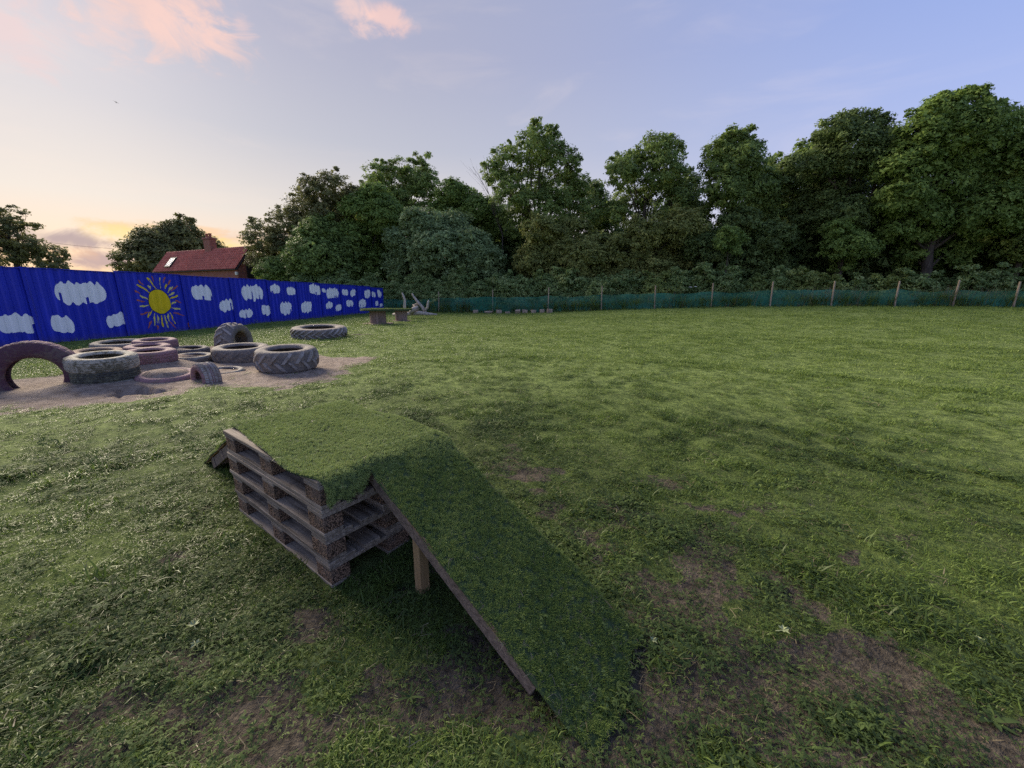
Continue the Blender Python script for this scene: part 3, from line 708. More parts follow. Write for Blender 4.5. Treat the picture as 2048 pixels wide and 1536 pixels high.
# ------------------------------------------------------------------ blue hoarding with painted sky
fdir = Vector((FK, 1, 0)).normalized(); PW = 2.47/fdir.y; FB0 = 11.57
fnor = Vector((fdir.y, -fdir.x, 0))                      # towards the field
def corr(u):
    """trapezoidal sheet: outward offset of the face at distance u along the panel"""
    p = (u/.2719) % 1.0
    return .022*(1-float(np.clip((abs(p-.5)-.18)/.14, 0, 1)))      # crest in the middle of each pitch
def fence_uz(px, py):
    v = ray(px, py); Y = FX0*1.0/(v.x/v.y-FK); p = at_y(px, py, Y); s = (Y-FB0)/fdir.y; return s, p.z
hoard = empty('painted_hoarding', (FX0+FK*FB0, FB0, 0)); tag(hoard, 'long royal blue corrugated hoarding painted with a sun and white clouds', 'fence')
tops = {-6: 2.14, -5: 2.15, -4: 2.16, -3: 2.16, -2: 2.18, -1: 2.20, 0: 2.22, 1: 2.26, 2: 2.235, 3: 2.25, 4: 2.225, 5: 2.235, 6: 2.21, 7: 2.215, 8: 2.20, 9: 2.12}
panels = {}
for k in range(-6, 10):
    base = Vector((FX0+FK*FB0, FB0, 0))+fdir*(k*PW); root = empty('panel', fdir*(k*PW), (0, 0, math.atan2(fdir.y, fdir.x))); root.parent = hoard
    us = sorted({0.0, PW+.03} | {round(q*.2719+d*.2719, 5) for q in range(10) for d in (.18, .32, .68, .82) if 0 < q*.2719+d*.2719 < PW+.02})
    zt = tops[k]; mb = MB(); nz = 3
    for u in us:
        for i in range(nz+1): mb.v.append((u, -corr(u) if u < PW else .006, -.25+(zt+.25)*i/nz))
    for i in range(len(us)-1):
        for j in range(nz): a = i*(nz+1)+j; mb.f.append((a, a+nz+1, a+nz+2, a+1))
    # one mesh for the sheet itself; the panel empty keeps paint and trim together as its pieces
    sh = mb.build('sheet', 'hoarding_blue', root); md = sh.modifiers.new('t', 'SOLIDIFY'); md.thickness = .003; md.offset = 1
    MB().box((-.035, -.046, -.25), (.035, -.040, zt+.004)).build('joint_strip', 'hoarding_blue', root)
    MB().box((-.01, -.040, zt+.001), (PW-.02, .012, zt+.022)).build('capping', 'hoarding_blue', root)
    panels[k] = root
LIFT = .006
def paint(name, mat, pts, faces, s_mid):
    """pts in (s, z) along the hoarding -> conforms to the corrugation of its panel"""
    k = max(-6, min(9, math.floor(s_mid/PW))); root = panels[k]
    V = []
    for s_, z in pts:
        u = s_-k*PW; V.append((u, -corr(u % PW)-LIFT, z))
    mb = MB(); mb.add(V, faces); return mb.build(name, mat, root)
def cloud(x0, x1, y0, y1, seed):
    r = random.Random(seed); ym = (y0+y1)/2; sa, _ = fence_uz(x0, ym); sb, _ = fence_uz(x1, ym); xm = (x0+x1)/2
    _, zt = fence_uz(xm, y0); _, zb_ = fence_uz(xm, y1); Wd, H = sb-sa, zt-zb_; nb = max(2, round(Wd/.30))
    bt = [r.uniform(.25, 1) for _ in range(nb+2)]; bb = [r.uniform(.15, 1) for _ in range(nb+2)]; ph = r.uniform(0, 1); sl = r.uniform(-.12, .12)
    n = max(24, int(Wd/.011)); P = []; F = []; zc = (zt+zb_)/2
    gaps = {r.randrange(n): r.uniform(.2, .6) for _ in range(n//45)} if Wd > .7 else {}
    for i in range(n+1):
        t = i/n; env = max(0.0, 1-abs(2*t-1)**4.5)**.5
        q = t*nb; b_, f_ = int(min(q, nb-1e-6)), q-int(min(q, nb-1e-6)); bump = math.sin(math.pi*f_)**.6
        q2 = min(t*nb+ph, nb+.999); b2, f2 = int(q2), q2-int(q2); bump2 = math.sin(math.pi*f2)**.6
        up = env*(.66+.34*bump*bt[b_]+.08*math.sin(t*nb*9)); dn = env*(.62+.38*bump2*bb[b2]+.06*math.sin(t*nb*7+1))
        jit = r.uniform(-.006, .006)
        P.append((sa+Wd*t, zc+H*.5*up+sl*H*(2*t-1)+jit)); P.append((sa+Wd*t, zc-H*.5*dn+sl*H*(2*t-1)+jit*.7))
    for i in range(n):
        t = i/n; g = any(abs(i-k_) < 4 for k_ in gaps)
        a = 2*i
        if g:       # unpainted slot in a groove: keep only the upper and lower dabs
            kz = next(v for k_, v in gaps.items() if abs(i-k_) < 4)
            m0 = [(P[a][0], P[a+1][1]+(P[a][1]-P[a+1][1])*kz), (P[a+2][0], P[a+3][1]+(P[a+2][1]-P[a+3][1])*kz)]
            j = len(P); P += m0; F.append((a, j, j+1, a+2))
        else: F.append((a, a+1, a+3, a+2))
    paint('painted_cloud', 'paint_white', P, F, (sa+sb)/2)
for i, bb in enumerate([(108, 211, 559, 615), (-8, 73, 625, 671), (101, 147, 629, 672), (212, 253, 625, 656), (382, 423, 568, 604), (438, 468, 597, 625), (482, 525, 568, 603), (478, 505, 617, 638),
        (540, 559, 568, 588), (573, 590, 572, 592), (523, 541, 608, 632), (560, 583, 601, 632), (602, 624, 601, 627), (618, 641, 568, 592), (643, 651, 576, 586), (652, 677, 574, 600), (651, 665, 603, 619),
        (671, 683, 608, 623), (684, 696, 577, 592), (700, 711, 578, 594), (692, 706, 599, 615), (728, 740, 578, 597), (743, 751, 583, 596), (754, 762, 579, 595), (717, 732, 598, 618), (750, 756, 601, 613), (759, 765, 606, 614), (-190, -90, 575, 640)]):
    cloud(*bb, 300+i)
# the painted sun
def blob(x0, x1, y0, y1, mat, name, grow=1.0, seed=1):
    r = random.Random(seed); xm, ym = (x0+x1)/2, (y0+y1)/2; sc, zc = fence_uz(xm, ym); sa, _ = fence_uz(x0, ym); sb, _ = fence_uz(x1, ym); _, za = fence_uz(xm, y0); _, zb_ = fence_uz(xm, y1)
    n, m_ = 96, 60; P = []; F = []; w = [r.uniform(-1, 1) for _ in range(6)]
    for j in range(m_+1):
        for i in range(n):
            a = 2*math.pi*i/n; k = grow*(1+.02*sum(w[q]*math.sin((q+2)*a) for q in range(4)))*max(j/m_, .001)
            P.append((sc+(sb-sa)/2*k*math.cos(a), (za+zb_)/2+(za-zb_)/2*k*math.sin(a)))
    for j in range(m_):
        for i in range(n): F.append((j*n+i, j*n+(i+1) % n, (j+1)*n+(i+1) % n, (j+1)*n+i))
    return paint(name, mat, P, F, sc)
LIFT = .006; blob(297, 340, 579.5, 627.5, 'paint_black', 'painted_sun_outline', 1.045, 4)
LIFT = .010; blob(297, 340, 579.5, 627.5, 'paint_yellow', 'painted_sun', 1.0, 4)
LIFT = .007
def dab(x1, y1, x2, y2, mat, wid, seed):
    r = random.Random(seed); z1 = (0+x1*.25390625, 380+y1*.25390625); z2 = (x2*.25390625, 380+y2*.25390625)
    s0, q0 = fence_uz(*z1); s1, q1 = fence_uz(*z2); d = Vector((s1-s0, q1-q0)); L = d.length; d /= L; nn = Vector((-d.y, d.x)); n = max(12, int(L/.01)); P = []; F = []
    for i in range(n+1):
        t = i/n; w = wid*(.45+.55*math.sin(math.pi*min(1, t*1.15+.08))**.6)*(1+.22*math.sin(t*11+seed)); off = .010*math.sin(t*7+seed*2)
        c = Vector((s0, q0))+d*(L*t)+nn*off
        for s_ in (-1, 1): p = c+nn*w*s_*.5; P.append((p.x, p.y))
    for i in range(n): F.append((2*i, 2*i+1, 2*i+3, 2*i+2))
    paint('painted_ray', mat, P, F, (s0+s1)/2)
YR = [(1155, 690, 1230, 780), (1255, 690, 1258, 775), (1165, 750, 1185, 780), (1305, 740, 1297, 778), (1355, 760, 1315, 808), (1370, 808, 1325, 832), (1400, 830, 1335, 858), (1380, 882, 1345, 898), (1420, 940, 1350, 928), (1380, 1055, 1333, 965), (1320, 975, 1330, 1035), (1320, 1085, 1290, 985), (1285, 1080, 1268, 985), (1245, 1050, 1237, 985), (1215, 1070, 1217, 970), (1160, 1003, 1195, 945), (1098, 918, 1165, 910), (1095, 830, 1160, 860), (1072, 742, 1178, 808)]
OR = [(1190, 675, 1210, 720), (1295, 685, 1280, 730), (1340, 710, 1315, 755), (1395, 755, 1345, 795), (1085, 710, 1125, 748), (1060, 790, 1100, 820), (1375, 868, 1425, 888), (1075, 868, 1140, 882), (1105, 980, 1180, 960), (1365, 965, 1445, 988), (1335, 1040, 1385, 1090), (1190, 1030, 1165, 1090), (1238, 1065, 1245, 1100), (1480, 1045, 1495, 1090)]
for i, q in enumerate(YR): dab(*q, 'paint_paleyellow' if i % 3 else 'paint_yellow', .07, i)
for i, q in enumerate(OR): dab(*q, 'paint_orange', .06, 50+i)

# ------------------------------------------------------------------ leaves
def leaf_mat(name, stops, trans=.36): return blade_mat(name, stops, trans, inst=False, rough=.6, spec=.2)
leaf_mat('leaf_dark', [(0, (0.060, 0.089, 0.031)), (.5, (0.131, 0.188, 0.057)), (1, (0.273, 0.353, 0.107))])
leaf_mat('leaf_mid', [(0, (0.077, 0.114, 0.035)), (.5, (0.170, 0.245, 0.063)), (1, (0.365, 0.467, 0.122))])
leaf_mat('leaf_bright', [(0, (0.077, 0.124, 0.030)), (.5, (0.171, 0.258, 0.058)), (1, (0.345, 0.459, 0.116))])
leaf_mat('leaf_blue', [(0, (0.082, 0.120, 0.049)), (.5, (0.197, 0.279, 0.115)), (1, (0.437, 0.547, 0.244))])
leaf_mat('leaf_brown', [(0, (0.093, 0.109, 0.036)), (.5, (0.212, 0.245, 0.067)), (1, (0.458, 0.456, 0.142))])
leaf_mat('leaf_dusk', [(0, (0.077, 0.082, 0.039)), (.5, (0.164, 0.173, 0.067)), (1, (0.327, 0.325, 0.118))])
leaf_mat('leaf_hedge', [(0, (0.077, 0.121, 0.041)), (.5, (0.185, 0.268, 0.087)), (1, (0.458, 0.522, 0.222))])
leaf_mat('leaf_hedge_warm', [(0, (0.087, 0.126, 0.037)), (.5, (0.212, 0.279, 0.076)), (1, (0.480, 0.522, 0.190))])
m, T, out = new_mat('flower_white'); bsdf(T, out, (.72, .72, .68), .8)
def unit(v): return v/np.maximum(np.linalg.norm(v, axis=-1, keepdims=True), 1e-9)
def leaf_cards(C, Nn, size, lv, cl, rng, aspect=.62):
    n = len(C); rnd = rng.normal(size=(n, 3)); t = unit(np.cross(Nn, rnd)); b = np.cross(Nn, t); s = size[:, None]
    V = np.stack([C-t*s*.45-b*s*aspect*.55, C-t*s*.45+b*s*aspect*.55, C+t*s*.55], 1).reshape(-1, 3)
    Q = np.arange(n*3).reshape(n, 3); return V, Q, np.repeat(lv, 3), np.repeat(cl, 3)
def crown_mesh(name, lobes, rng, leaf=.24, per_m2=62, clump_r=.62, open_=0.0, hollow=.55, droop=0.0):
    leaf *= .90; per_m2 *= 2.85
    """lobes: (centre, radius); leaves sit in clumps through the outer shell of each lobe"""
    CC, DD, RR = [], [], []; cen = np.mean([c for c, r in lobes], 0)
    for c, r in lobes:
        n = max(2 if r < .6 else 8, int(4*math.pi*r*r*per_m2/38*(1-open_)))
        d = unit(rng.normal(size=(n, 3))+np.array([0, -.25, .18])); q = r*(hollow+(1.06-hollow)*rng.uniform(size=(n, 1))**.7)
        CC.append(np.array(c)+d*q*np.array([1, 1, .88])); DD.append(d); RR.append(clump_r*rng.uniform(.55, 1.25, n)*min(1, .45+r*.3))
    CC, DD, RR = np.concatenate(CC), np.concatenate(DD), np.concatenate(RR); k = 38; m_ = len(CC)
    tone = np.clip(rng.normal(.5, .24, m_), 0, 1)
    off = rng.normal(size=(m_, k, 3)); off = unit(off)*(rng.uniform(size=(m_, k, 1))**.5)*np.array([1, 1, .60]); off[..., 2] -= droop*np.linalg.norm(off[..., :2], axis=-1)*.6
    P = (CC[:, None]+off*RR[:, None, None]).reshape(-1, 3)
    N = unit((DD*.75+np.array([0, -.15, .60]))[:, None]+rng.normal(size=(m_, k, 3))*.50).reshape(-1, 3)
    n = len(P); V, Q, lv, cl = leaf_cards(P, N, leaf*np.exp(rng.normal(-.06, .30, n)), rng.uniform(size=n), np.repeat(tone, k), rng)
    return np_mesh(name, V, tris=Q, attrs={'lv': lv, 'clump': cl})
def wood_mesh(base, lobes, rng, r0, thin=.5):
    """trunk with a limb curving up to each lobe and twigs inside it"""
    mb = MB(); cen = np.mean([np.array(c) for c, r in lobes], 0); base = np.array(base); lowest = min(c[2]-r for c, r in lobes)
    top = np.array([cen[0], cen[1], max(c[2] for c, r in lobes)]); fork = base+(cen-base)*.45; fork[2] = max(base[2]+1.0, min(lowest+1.2, cen[2]*.6))
    trunk = [base-np.array([0, 0, .3]), base+(fork-base)*.33+rng.normal(0, .12, 3)*np.array([1, 1, 0]), base+(fork-base)*.66+rng.normal(0, .15, 3)*np.array([1, 1, 0]), fork, fork+(top-fork)*.4, fork+(top-fork)*.78]
    mb.tube(trunk, [r0*1.35, r0, r0*.9, r0*.8, r0*.45, r0*.15], 9)
    for c, r in lobes:
        c = np.array(c); st = trunk[2] if c[2] < fork[2]+1 else (trunk[3] if rng.uniform() < .6 else trunk[4]); mid = st+(c-st)*.5+np.array([0, 0, .35*r*thin])+rng.normal(0, .12*r, 3)
        rr = r0*.38*min(1, r/2.0+.3); mb.tube([st, mid, c+rng.normal(0, .1*r, 3)], [rr, rr*.65, rr*.3], 6)
        for _ in range(5):
            d = unit(rng.normal(size=3)+np.array([0, 0, .5])); mb.tube([mid+(c-mid)*rng.uniform(.2, 1), c+d*r*.5+rng.normal(0, .08*r, 3), c+d*r*.92], [rr*.32, rr*.2, rr*.06], 4, False)
    return mb.mesh('trunk', True)
NLEAF = [0]
def plant(name, label, cat, group, Y, lobes_px, mat, seed, leaf=.24, dens=62, base_px=None, r0=.22, open_=0.0, hollow=.55, bark='bark', depth=1.0, droop=0.0, clump=.62, part='crown', shift=0.0):
    rng = np.random.default_rng(seed); lobes = []
    for px, py, rp in lobes_px:
        p = at_y(px, py, Y); r = rp*Y/FPX*1.06; lobes.append((np.array([p.x, p.y+rng.uniform(-.9, .9)*r*depth+shift, p.z]), r))
    extra = []
    for c, r in lobes:
        if r < .5: continue
        for _ in range(3 if cat == 'tree' else 2):
            d = unit(rng.normal(size=3)+np.array([0, -.2, .55])); extra.append((c+d*r*rng.uniform(.95, 1.12), r*rng.uniform(.10, .24)))
    nl = len(lobes); lobes = lobes+extra
    bx_ = np.mean([c[0] for c, r in lobes]) if base_px is None else at_y(base_px, 560, Y).x
    base = (bx_, Y, gz(bx_, Y)); root = empty(name, base); tag(root, label, cat, group); inv = Matrix.Translation(-root.location)
    c = obj(part, crown_mesh(part, lobes, rng, leaf, dens, clump, open_, hollow, droop), mat, root); c.matrix_parent_inverse = inv; NLEAF[0] += len(c.data.polygons)
    t = obj('trunk' if cat == 'tree' else 'stems', wood_mesh(base, lobes[:nl], rng, r0), bark, root); t.matrix_parent_inverse = inv
    return root
TG = 'trees beyond the lawn'
plant('broadleaf_tree', 'dusky loose-limbed tree rising behind the left end of the blue hoarding', 'tree', TG, 27, [(5, 465, 34), (40, 505, 34), (-30, 445, 50), (75, 528, 24), (0, 515, 40), (-70, 480, 60), (20, 440, 22), (60, 490, 18), (95, 540, 12)], 'leaf_dusk', 1, leaf=.17, dens=70, open_=.25, clump=.42)
plant('round_tree', 'round dense tree behind the red-roofed house', 'tree', TG, 66, [(345, 502, 42), (378, 482, 34), (312, 525, 38), (350, 535, 50), (402, 508, 36), (285, 548, 24), (365, 466, 16), (325, 492, 22), (425, 525, 26), (275, 560, 20)], 'leaf_dusk', 2, leaf=.42, dens=18, clump=1.0, hollow=.7)
plant('broadleaf_tree', 'airy tree with pale bare limbs beside the red-roofed house', 'tree', TG, 45, [(680, 385, 30), (640, 392, 30), (600, 418, 32), (570, 448, 32), (545, 482, 32), (532, 522, 26), (700, 425, 34), (650, 432, 30), (610, 455, 34), (720, 395, 20), (575, 500, 34)], 'leaf_dusk', 3, leaf=.25, dens=44, open_=.45, bark='pale_bark', r0=.26, base_px=640)
plant('broadleaf_tree', 'low domed green tree in front of the pale-limbed tree', 'tree', TG, 42, [(610, 480, 32), (645, 470, 34), (590, 520, 38), (650, 525, 44), (692, 500, 28), (560, 545, 30), (620, 550, 36), (690, 545, 30)], 'leaf_mid', 4, leaf=.25, dens=56, hollow=.7)
plant('broadleaf_tree', 'tall thin-topped tree with twigs sticking out of its crown', 'tree', TG, 50, [(790, 372, 40), (835, 352, 26), (832, 402, 42), (758, 352, 22), (856, 372, 24), (800, 335, 16), (832, 322, 11), (856, 312, 7), (848, 332, 8), (780, 420, 40), (745, 380, 26)], 'leaf_mid', 5, leaf=.25, dens=44, open_=.5, r0=.25)
plant('broadleaf_tree', 'yellow-green tree left of the blue-green one', 'tree', TG, 44, [(752, 400, 30), (725, 428, 30), (770, 436, 34), (708, 478, 32), (740, 470, 34), (690, 515, 30), (735, 525, 34), (710, 550, 26)], 'leaf_bright', 6, leaf=.25, dens=52, hollow=.7)
plant('broadleaf_tree', 'bright green domed tree behind the blue-green one', 'tree', TG, 46, [(905, 388, 24), (930, 408, 34), (962, 432, 32), (890, 422, 28), (950, 470, 30), (990, 455, 24), (900, 450, 30)], 'leaf_bright', 8, leaf=.26, dens=56, hollow=.7)
plant('broadleaf_tree', 'blue-green dense bushy tree with pale leaf clusters', 'tree', TG, 40, [(858, 460, 38), (905, 455, 34), (818, 490, 36), (880, 508, 46), (942, 500, 38), (798, 528, 28), (972, 530, 32), (920, 542, 34), (850, 545, 30), (790, 480, 18), (830, 440, 20)], 'leaf_blue', 7, leaf=.26, dens=60, hollow=.72)
plant('broadleaf_tree', 'tall open-crowned tree right of the bare dead branches', 'tree', TG, 41, [(1095, 290, 28), (1060, 305, 30), (1122, 325, 32), (1012, 318, 28), (985, 340, 20), (1052, 362, 38), (1120, 380, 42), (1160, 368, 26), (1022, 398, 30), (1090, 428, 44), (1172, 428, 32), (998, 368, 18), (1072, 268, 16), (1105, 265, 13), (1035, 440, 34), (1150, 330, 16)], 'leaf_mid', 9, leaf=.24, dens=46, open_=.42, r0=.30)
plant('broadleaf_tree', 'low yellow-brown tree spreading to the ground in the middle of the row', 'tree', TG, 37, [(1150, 470, 38), (1195, 508, 34), (1110, 500, 38), (1160, 528, 38), (1078, 462, 28), (1212, 545, 22), (1065, 520, 32), (1110, 548, 30)], 'leaf_brown', 10, leaf=.23, dens=54, hollow=.65)
plant('broadleaf_tree', 'medium tree with ragged top right of the central gap', 'tree', TG, 40, [(1300, 312, 28), (1338, 300, 22), (1262, 328, 28), (1240, 358, 28), (1312, 358, 38), (1272, 408, 38), (1332, 418, 34), (1228, 428, 20), (1348, 348, 22), (1230, 330, 14), (1350, 390, 26)], 'leaf_mid', 11, leaf=.24, dens=46, open_=.32, r0=.27)
plant('broadleaf_tree', 'ivy-brown tree below the ragged-topped one', 'tree', TG, 36, [(1285, 470, 34), (1330, 498, 36), (1352, 460, 34), (1242, 500, 30), (1300, 538, 36), (1250, 545, 26), (1365, 540, 30)], 'leaf_brown', 12, leaf=.21, dens=50, open_=.1)
plant('broadleaf_tree', 'leaning tree with twin tufted tops in the right half', 'tree', TG, 37, [(1482, 284, 22), (1445, 298, 24), (1510, 298, 20), (1472, 335, 36), (1420, 340, 22), (1530, 358, 30), (1500, 388, 40), (1432, 390, 34), (1542, 428, 30), (1402, 428, 26), (1460, 268, 11), (1500, 265, 11)], 'leaf_mid', 13, leaf=.23, dens=54, open_=.08, r0=.28)
plant('broadleaf_tree', 'shadowy green tree under the twin-topped one', 'tree', TG, 34, [(1490, 450, 38), (1540, 480, 34), (1450, 490, 34), (1402, 490, 30), (1500, 528, 38), (1430, 540, 34), (1560, 535, 30)], 'leaf_dark', 14, leaf=.21, dens=54)
plant('broadleaf_tree', 'dim mid-height tree between two taller right-hand trees', 'tree', TG, 38, [(1592, 335, 24), (1562, 370, 30), (1620, 380, 38), (1602, 438, 40), (1570, 488, 34), (1642, 498, 36), (1610, 545, 36)], 'leaf_dark', 15, leaf=.24, dens=56, hollow=.65)
plant('broadleaf_tree', 'dark rounded tree second from the right', 'tree', TG, 34, [(1700, 248, 24), (1662, 270, 26), (1732, 260, 20), (1692, 310, 42), (1640, 330, 28), (1742, 328, 34), (1692, 388, 44), (1722, 448, 40), (1662, 440, 36), (1730, 510, 40), (1770, 400, 30)], 'leaf_dark', 16, leaf=.22, dens=60, hollow=.65, r0=.3)
plant('broadleaf_tree', 'largest bright green tree at the right, drooping to the fence', 'tree', TG, 31, [(1900, 212, 28), (1862, 232, 26), (1940, 198, 22), (1830, 270, 34), (1900, 278, 46), (1970, 260, 34), (1802, 328, 38), (1870, 358, 50), (1950, 340, 46), (2010, 320, 36), (1782, 398, 34), (1840, 438, 42), (1930, 430, 46), (1850, 498, 30), (1920, 498, 34), (2000, 430, 36), (1790, 458, 24), (1930, 180, 10)], 'leaf_bright', 17, leaf=.24, dens=56, hollow=.65, r0=.36, droop=.4)
plant('broadleaf_tree', 'tree cut off by the right edge of the view', 'tree', TG, 30, [(2052, 258, 32), (2062, 330, 44), (2045, 400, 40), (2100, 300, 55), (2110, 400, 60), (2060, 470, 50), (2130, 500, 60)], 'leaf_mid', 18, leaf=.23, dens=50, hollow=.65)
for q_, (px_, lab_) in enumerate(((2230, 'tree continuing the wood just past the right edge'), (2420, 'tree closing the wood well past the right edge'))):
    plant('broadleaf_tree', lab_, 'tree', TG, 29-q_, [(px_+dx_, py_, rr_) for dx_, py_, rr_ in ((0, 230, 60), (-60, 300, 70), (60, 310, 70), (0, 390, 90), (-70, 460, 80), (70, 470, 80), (0, 540, 80))], 'leaf_mid', 180+q_, leaf=.30, dens=26, hollow=.55, clump=.8)
plant('small_tree', 'small pale green tree under the dark rounded tree', 'tree', TG, 31, [(1672, 462, 20), (1705, 470, 24), (1690, 495, 28), (1720, 500, 18), (1660, 500, 18), (1690, 535, 16)], 'leaf_bright', 19, leaf=.19, dens=56, r0=.1)
plant('small_tree', 'small yellow-green sapling below the twin-topped tree', 'tree', TG, 32, [(1450, 470, 15), (1475, 478, 13), (1440, 492, 13), (1465, 500, 14)], 'leaf_bright', 20, leaf=.18, dens=50, r0=.08)
for i, (yy, lob, mt, lab) in enumerate([
        (52, [(740, 430, 40), (690, 440, 36), (650, 500, 40), (770, 480, 40), (560, 520, 30), (720, 520, 44)], 'leaf_dark', 'back-row tree filling behind the yellow-green one'),
        (50, [(985, 430, 30), (1010, 470, 36), (960, 500, 40), (1035, 500, 40)], 'leaf_mid', 'back-row tree behind the dead bare branches'),
        (48, [(1185, 390, 22), (1195, 430, 32), (1215, 470, 36), (1180, 510, 44), (1120, 470, 40)], 'leaf_dark', 'back-row tree in the notch right of the open-crowned tree'),
        (46, [(1375, 372, 24), (1385, 410, 34), (1370, 450, 40), (1395, 490, 42), (1330, 470, 40)], 'leaf_dark', 'back-row tree between the ragged and twin-topped trees'),
        (45, [(1560, 330, 18), (1570, 360, 30), (1545, 400, 34), (1580, 440, 40), (1540, 480, 44), (1480, 450, 40)], 'leaf_mid', 'back-row tree right of the twin-topped tree'),
        (42, [(1650, 290, 24), (1630, 330, 34), (1620, 300, 18), (1660, 370, 40), (1640, 430, 44), (1600, 470, 44), (1700, 470, 50)], 'leaf_mid', 'back-row tree left of the dark rounded tree'),
        (40, [(1775, 270, 24), (1780, 320, 36), (1770, 370, 40), (1790, 430, 44), (1760, 480, 46), (1830, 470, 50)], 'leaf_dark', 'back-row tree between the dark and the large bright trees'),
        (39, [(2010, 260, 32), (2020, 330, 44), (2030, 420, 50), (1960, 460, 50), (1900, 480, 50), (2040, 500, 50)], 'leaf_dark', 'back-row tree behind the right side of the large bright tree')]):
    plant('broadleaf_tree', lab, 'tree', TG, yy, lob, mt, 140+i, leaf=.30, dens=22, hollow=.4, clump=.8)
UH = ['right beside the house gable', 'under the pale-limbed tree', 'under the yellow-green tree', 'left of the blue-green tree', 'behind the blue-green tree, left part', 'behind the blue-green tree, right part', 'below the dead bare branches', 'under the tall open-crowned tree, left side', 'under the tall open-crowned tree, right side', 'in the central gap between the trees', 'under the ragged-topped tree', 'between the ragged-topped and twin-topped trees', 'under the twin-topped tree, left side', 'under the twin-topped tree, right side', 'under the dim mid-height tree', 'behind the small pale green tree', 'under the large bright tree, left side', 'under the large bright tree, middle', 'under the large bright tree, right side', 'in deep shade at the right edge of the view']
for i, (px, py, rp, yy) in enumerate([(570, 560, 34, 50), (640, 560, 40, 49), (720, 560, 40, 49), (800, 560, 40, 48), (880, 560, 40, 47), (960, 560, 40, 46), (1030, 550, 44, 45), (1100, 550, 44, 44), (1180, 550, 46, 43), (1250, 545, 46, 43), (1320, 545, 48, 42), (1390, 540, 50, 41), (1460, 535, 52, 40), (1540, 535, 54, 39), (1620, 530, 56, 38), (1700, 530, 58, 37), (1790, 530, 60, 36), (1880, 530, 62, 35), (1970, 520, 66, 35), (2060, 510, 70, 34)]):
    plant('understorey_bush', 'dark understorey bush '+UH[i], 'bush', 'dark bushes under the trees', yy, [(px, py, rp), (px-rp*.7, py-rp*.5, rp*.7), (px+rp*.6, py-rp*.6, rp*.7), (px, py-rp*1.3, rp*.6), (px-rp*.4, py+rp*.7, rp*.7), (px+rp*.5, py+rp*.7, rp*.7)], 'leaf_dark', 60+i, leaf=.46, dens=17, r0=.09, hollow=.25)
print('leaves', NLEAF[0])

# ------------------------------------------------------------------ dead branches between the trees
def bare_branch(mb, p, d, L, r, depth, rng):
    pts = [p]; q = p; dd = d
    for i in range(3):
        dd = unit(dd+rng.normal(0, .10, 3)); q = q+dd*L/3; pts.append(q)
    mb.tube(pts, [r, r*.8, r*.6, r*.4], 5, False)
    if depth:
        for _ in range(3):
            k = rng.uniform(.35, 1); s0 = pts[min(3, int(k*3))]; bare_branch(mb, s0, unit(dd+rng.normal(0, .45, 3)+np.array([0, 0, .15])), L*rng.uniform(.5, .75), r*.45, depth-1, rng)
rng = np.random.default_rng(90); mb = MB(); p0 = at_y(1005, 470, 42); pb = np.array([p0.x, 42, gz(p0.x, 42)])
mb.tube([pb-np.array([0, 0, .3]), np.array(p0)*.5+pb*.5, np.array(p0)], [.09, .07, .06], 7)
for ex_, ey_ in ((945, 350), (962, 380), (985, 400), (930, 300)):
    t = np.array(at_y(ex_, ey_, 42)); bare_branch(mb, np.array(p0), unit(t-np.array(p0)), float(np.linalg.norm(t-np.array(p0)))*.72, .045, 2, rng)
dt = empty('dead_tree', pb); tag(dt, 'bare dead tree with thin leafless branches against the sky', 'tree', TG); o = mb.build('trunk', 'bark', dt, True); o.matrix_parent_inverse = Matrix.Translation(-dt.location)

# ------------------------------------------------------------------ hedge plants along the netting fence
def net_at(px): u = (px-765)/(2043-765); return 1/((1-u)/36+u/24)
rng = np.random.default_rng(95)
hedge = [(610, 'leaf_hedge'), (665, 'leaf_hedge'), (705, 'leaf_hedge'), (745, 'leaf_hedge'), (790, 'leaf_hedge'), (835, 'leaf_hedge'), (880, 'leaf_hedge'), (925, 'leaf_hedge'), (970, 'leaf_hedge'), (1012, 'leaf_hedge'), (1055, 'leaf_hedge'), (1098, 'leaf_hedge'), (1140, 'leaf_hedge'), (1185, 'leaf_hedge'), (1228, 'leaf_hedge'), (1270, 'leaf_hedge'), (1318, 'leaf_hedge_warm'), (1362, 'leaf_hedge'), (1405, 'leaf_hedge'), (1455, 'leaf_hedge'), (1505, 'leaf_hedge_warm'), (1555, 'leaf_hedge'), (1610, 'leaf_hedge_warm'), (1665, 'leaf_hedge_warm'), (1720, 'leaf_hedge'), (1775, 'leaf_hedge_warm'), (1830, 'leaf_hedge'), (1885, 'leaf_hedge'), (1945, 'leaf_hedge'), (2000, 'leaf_hedge'), (2055, 'leaf_hedge')]
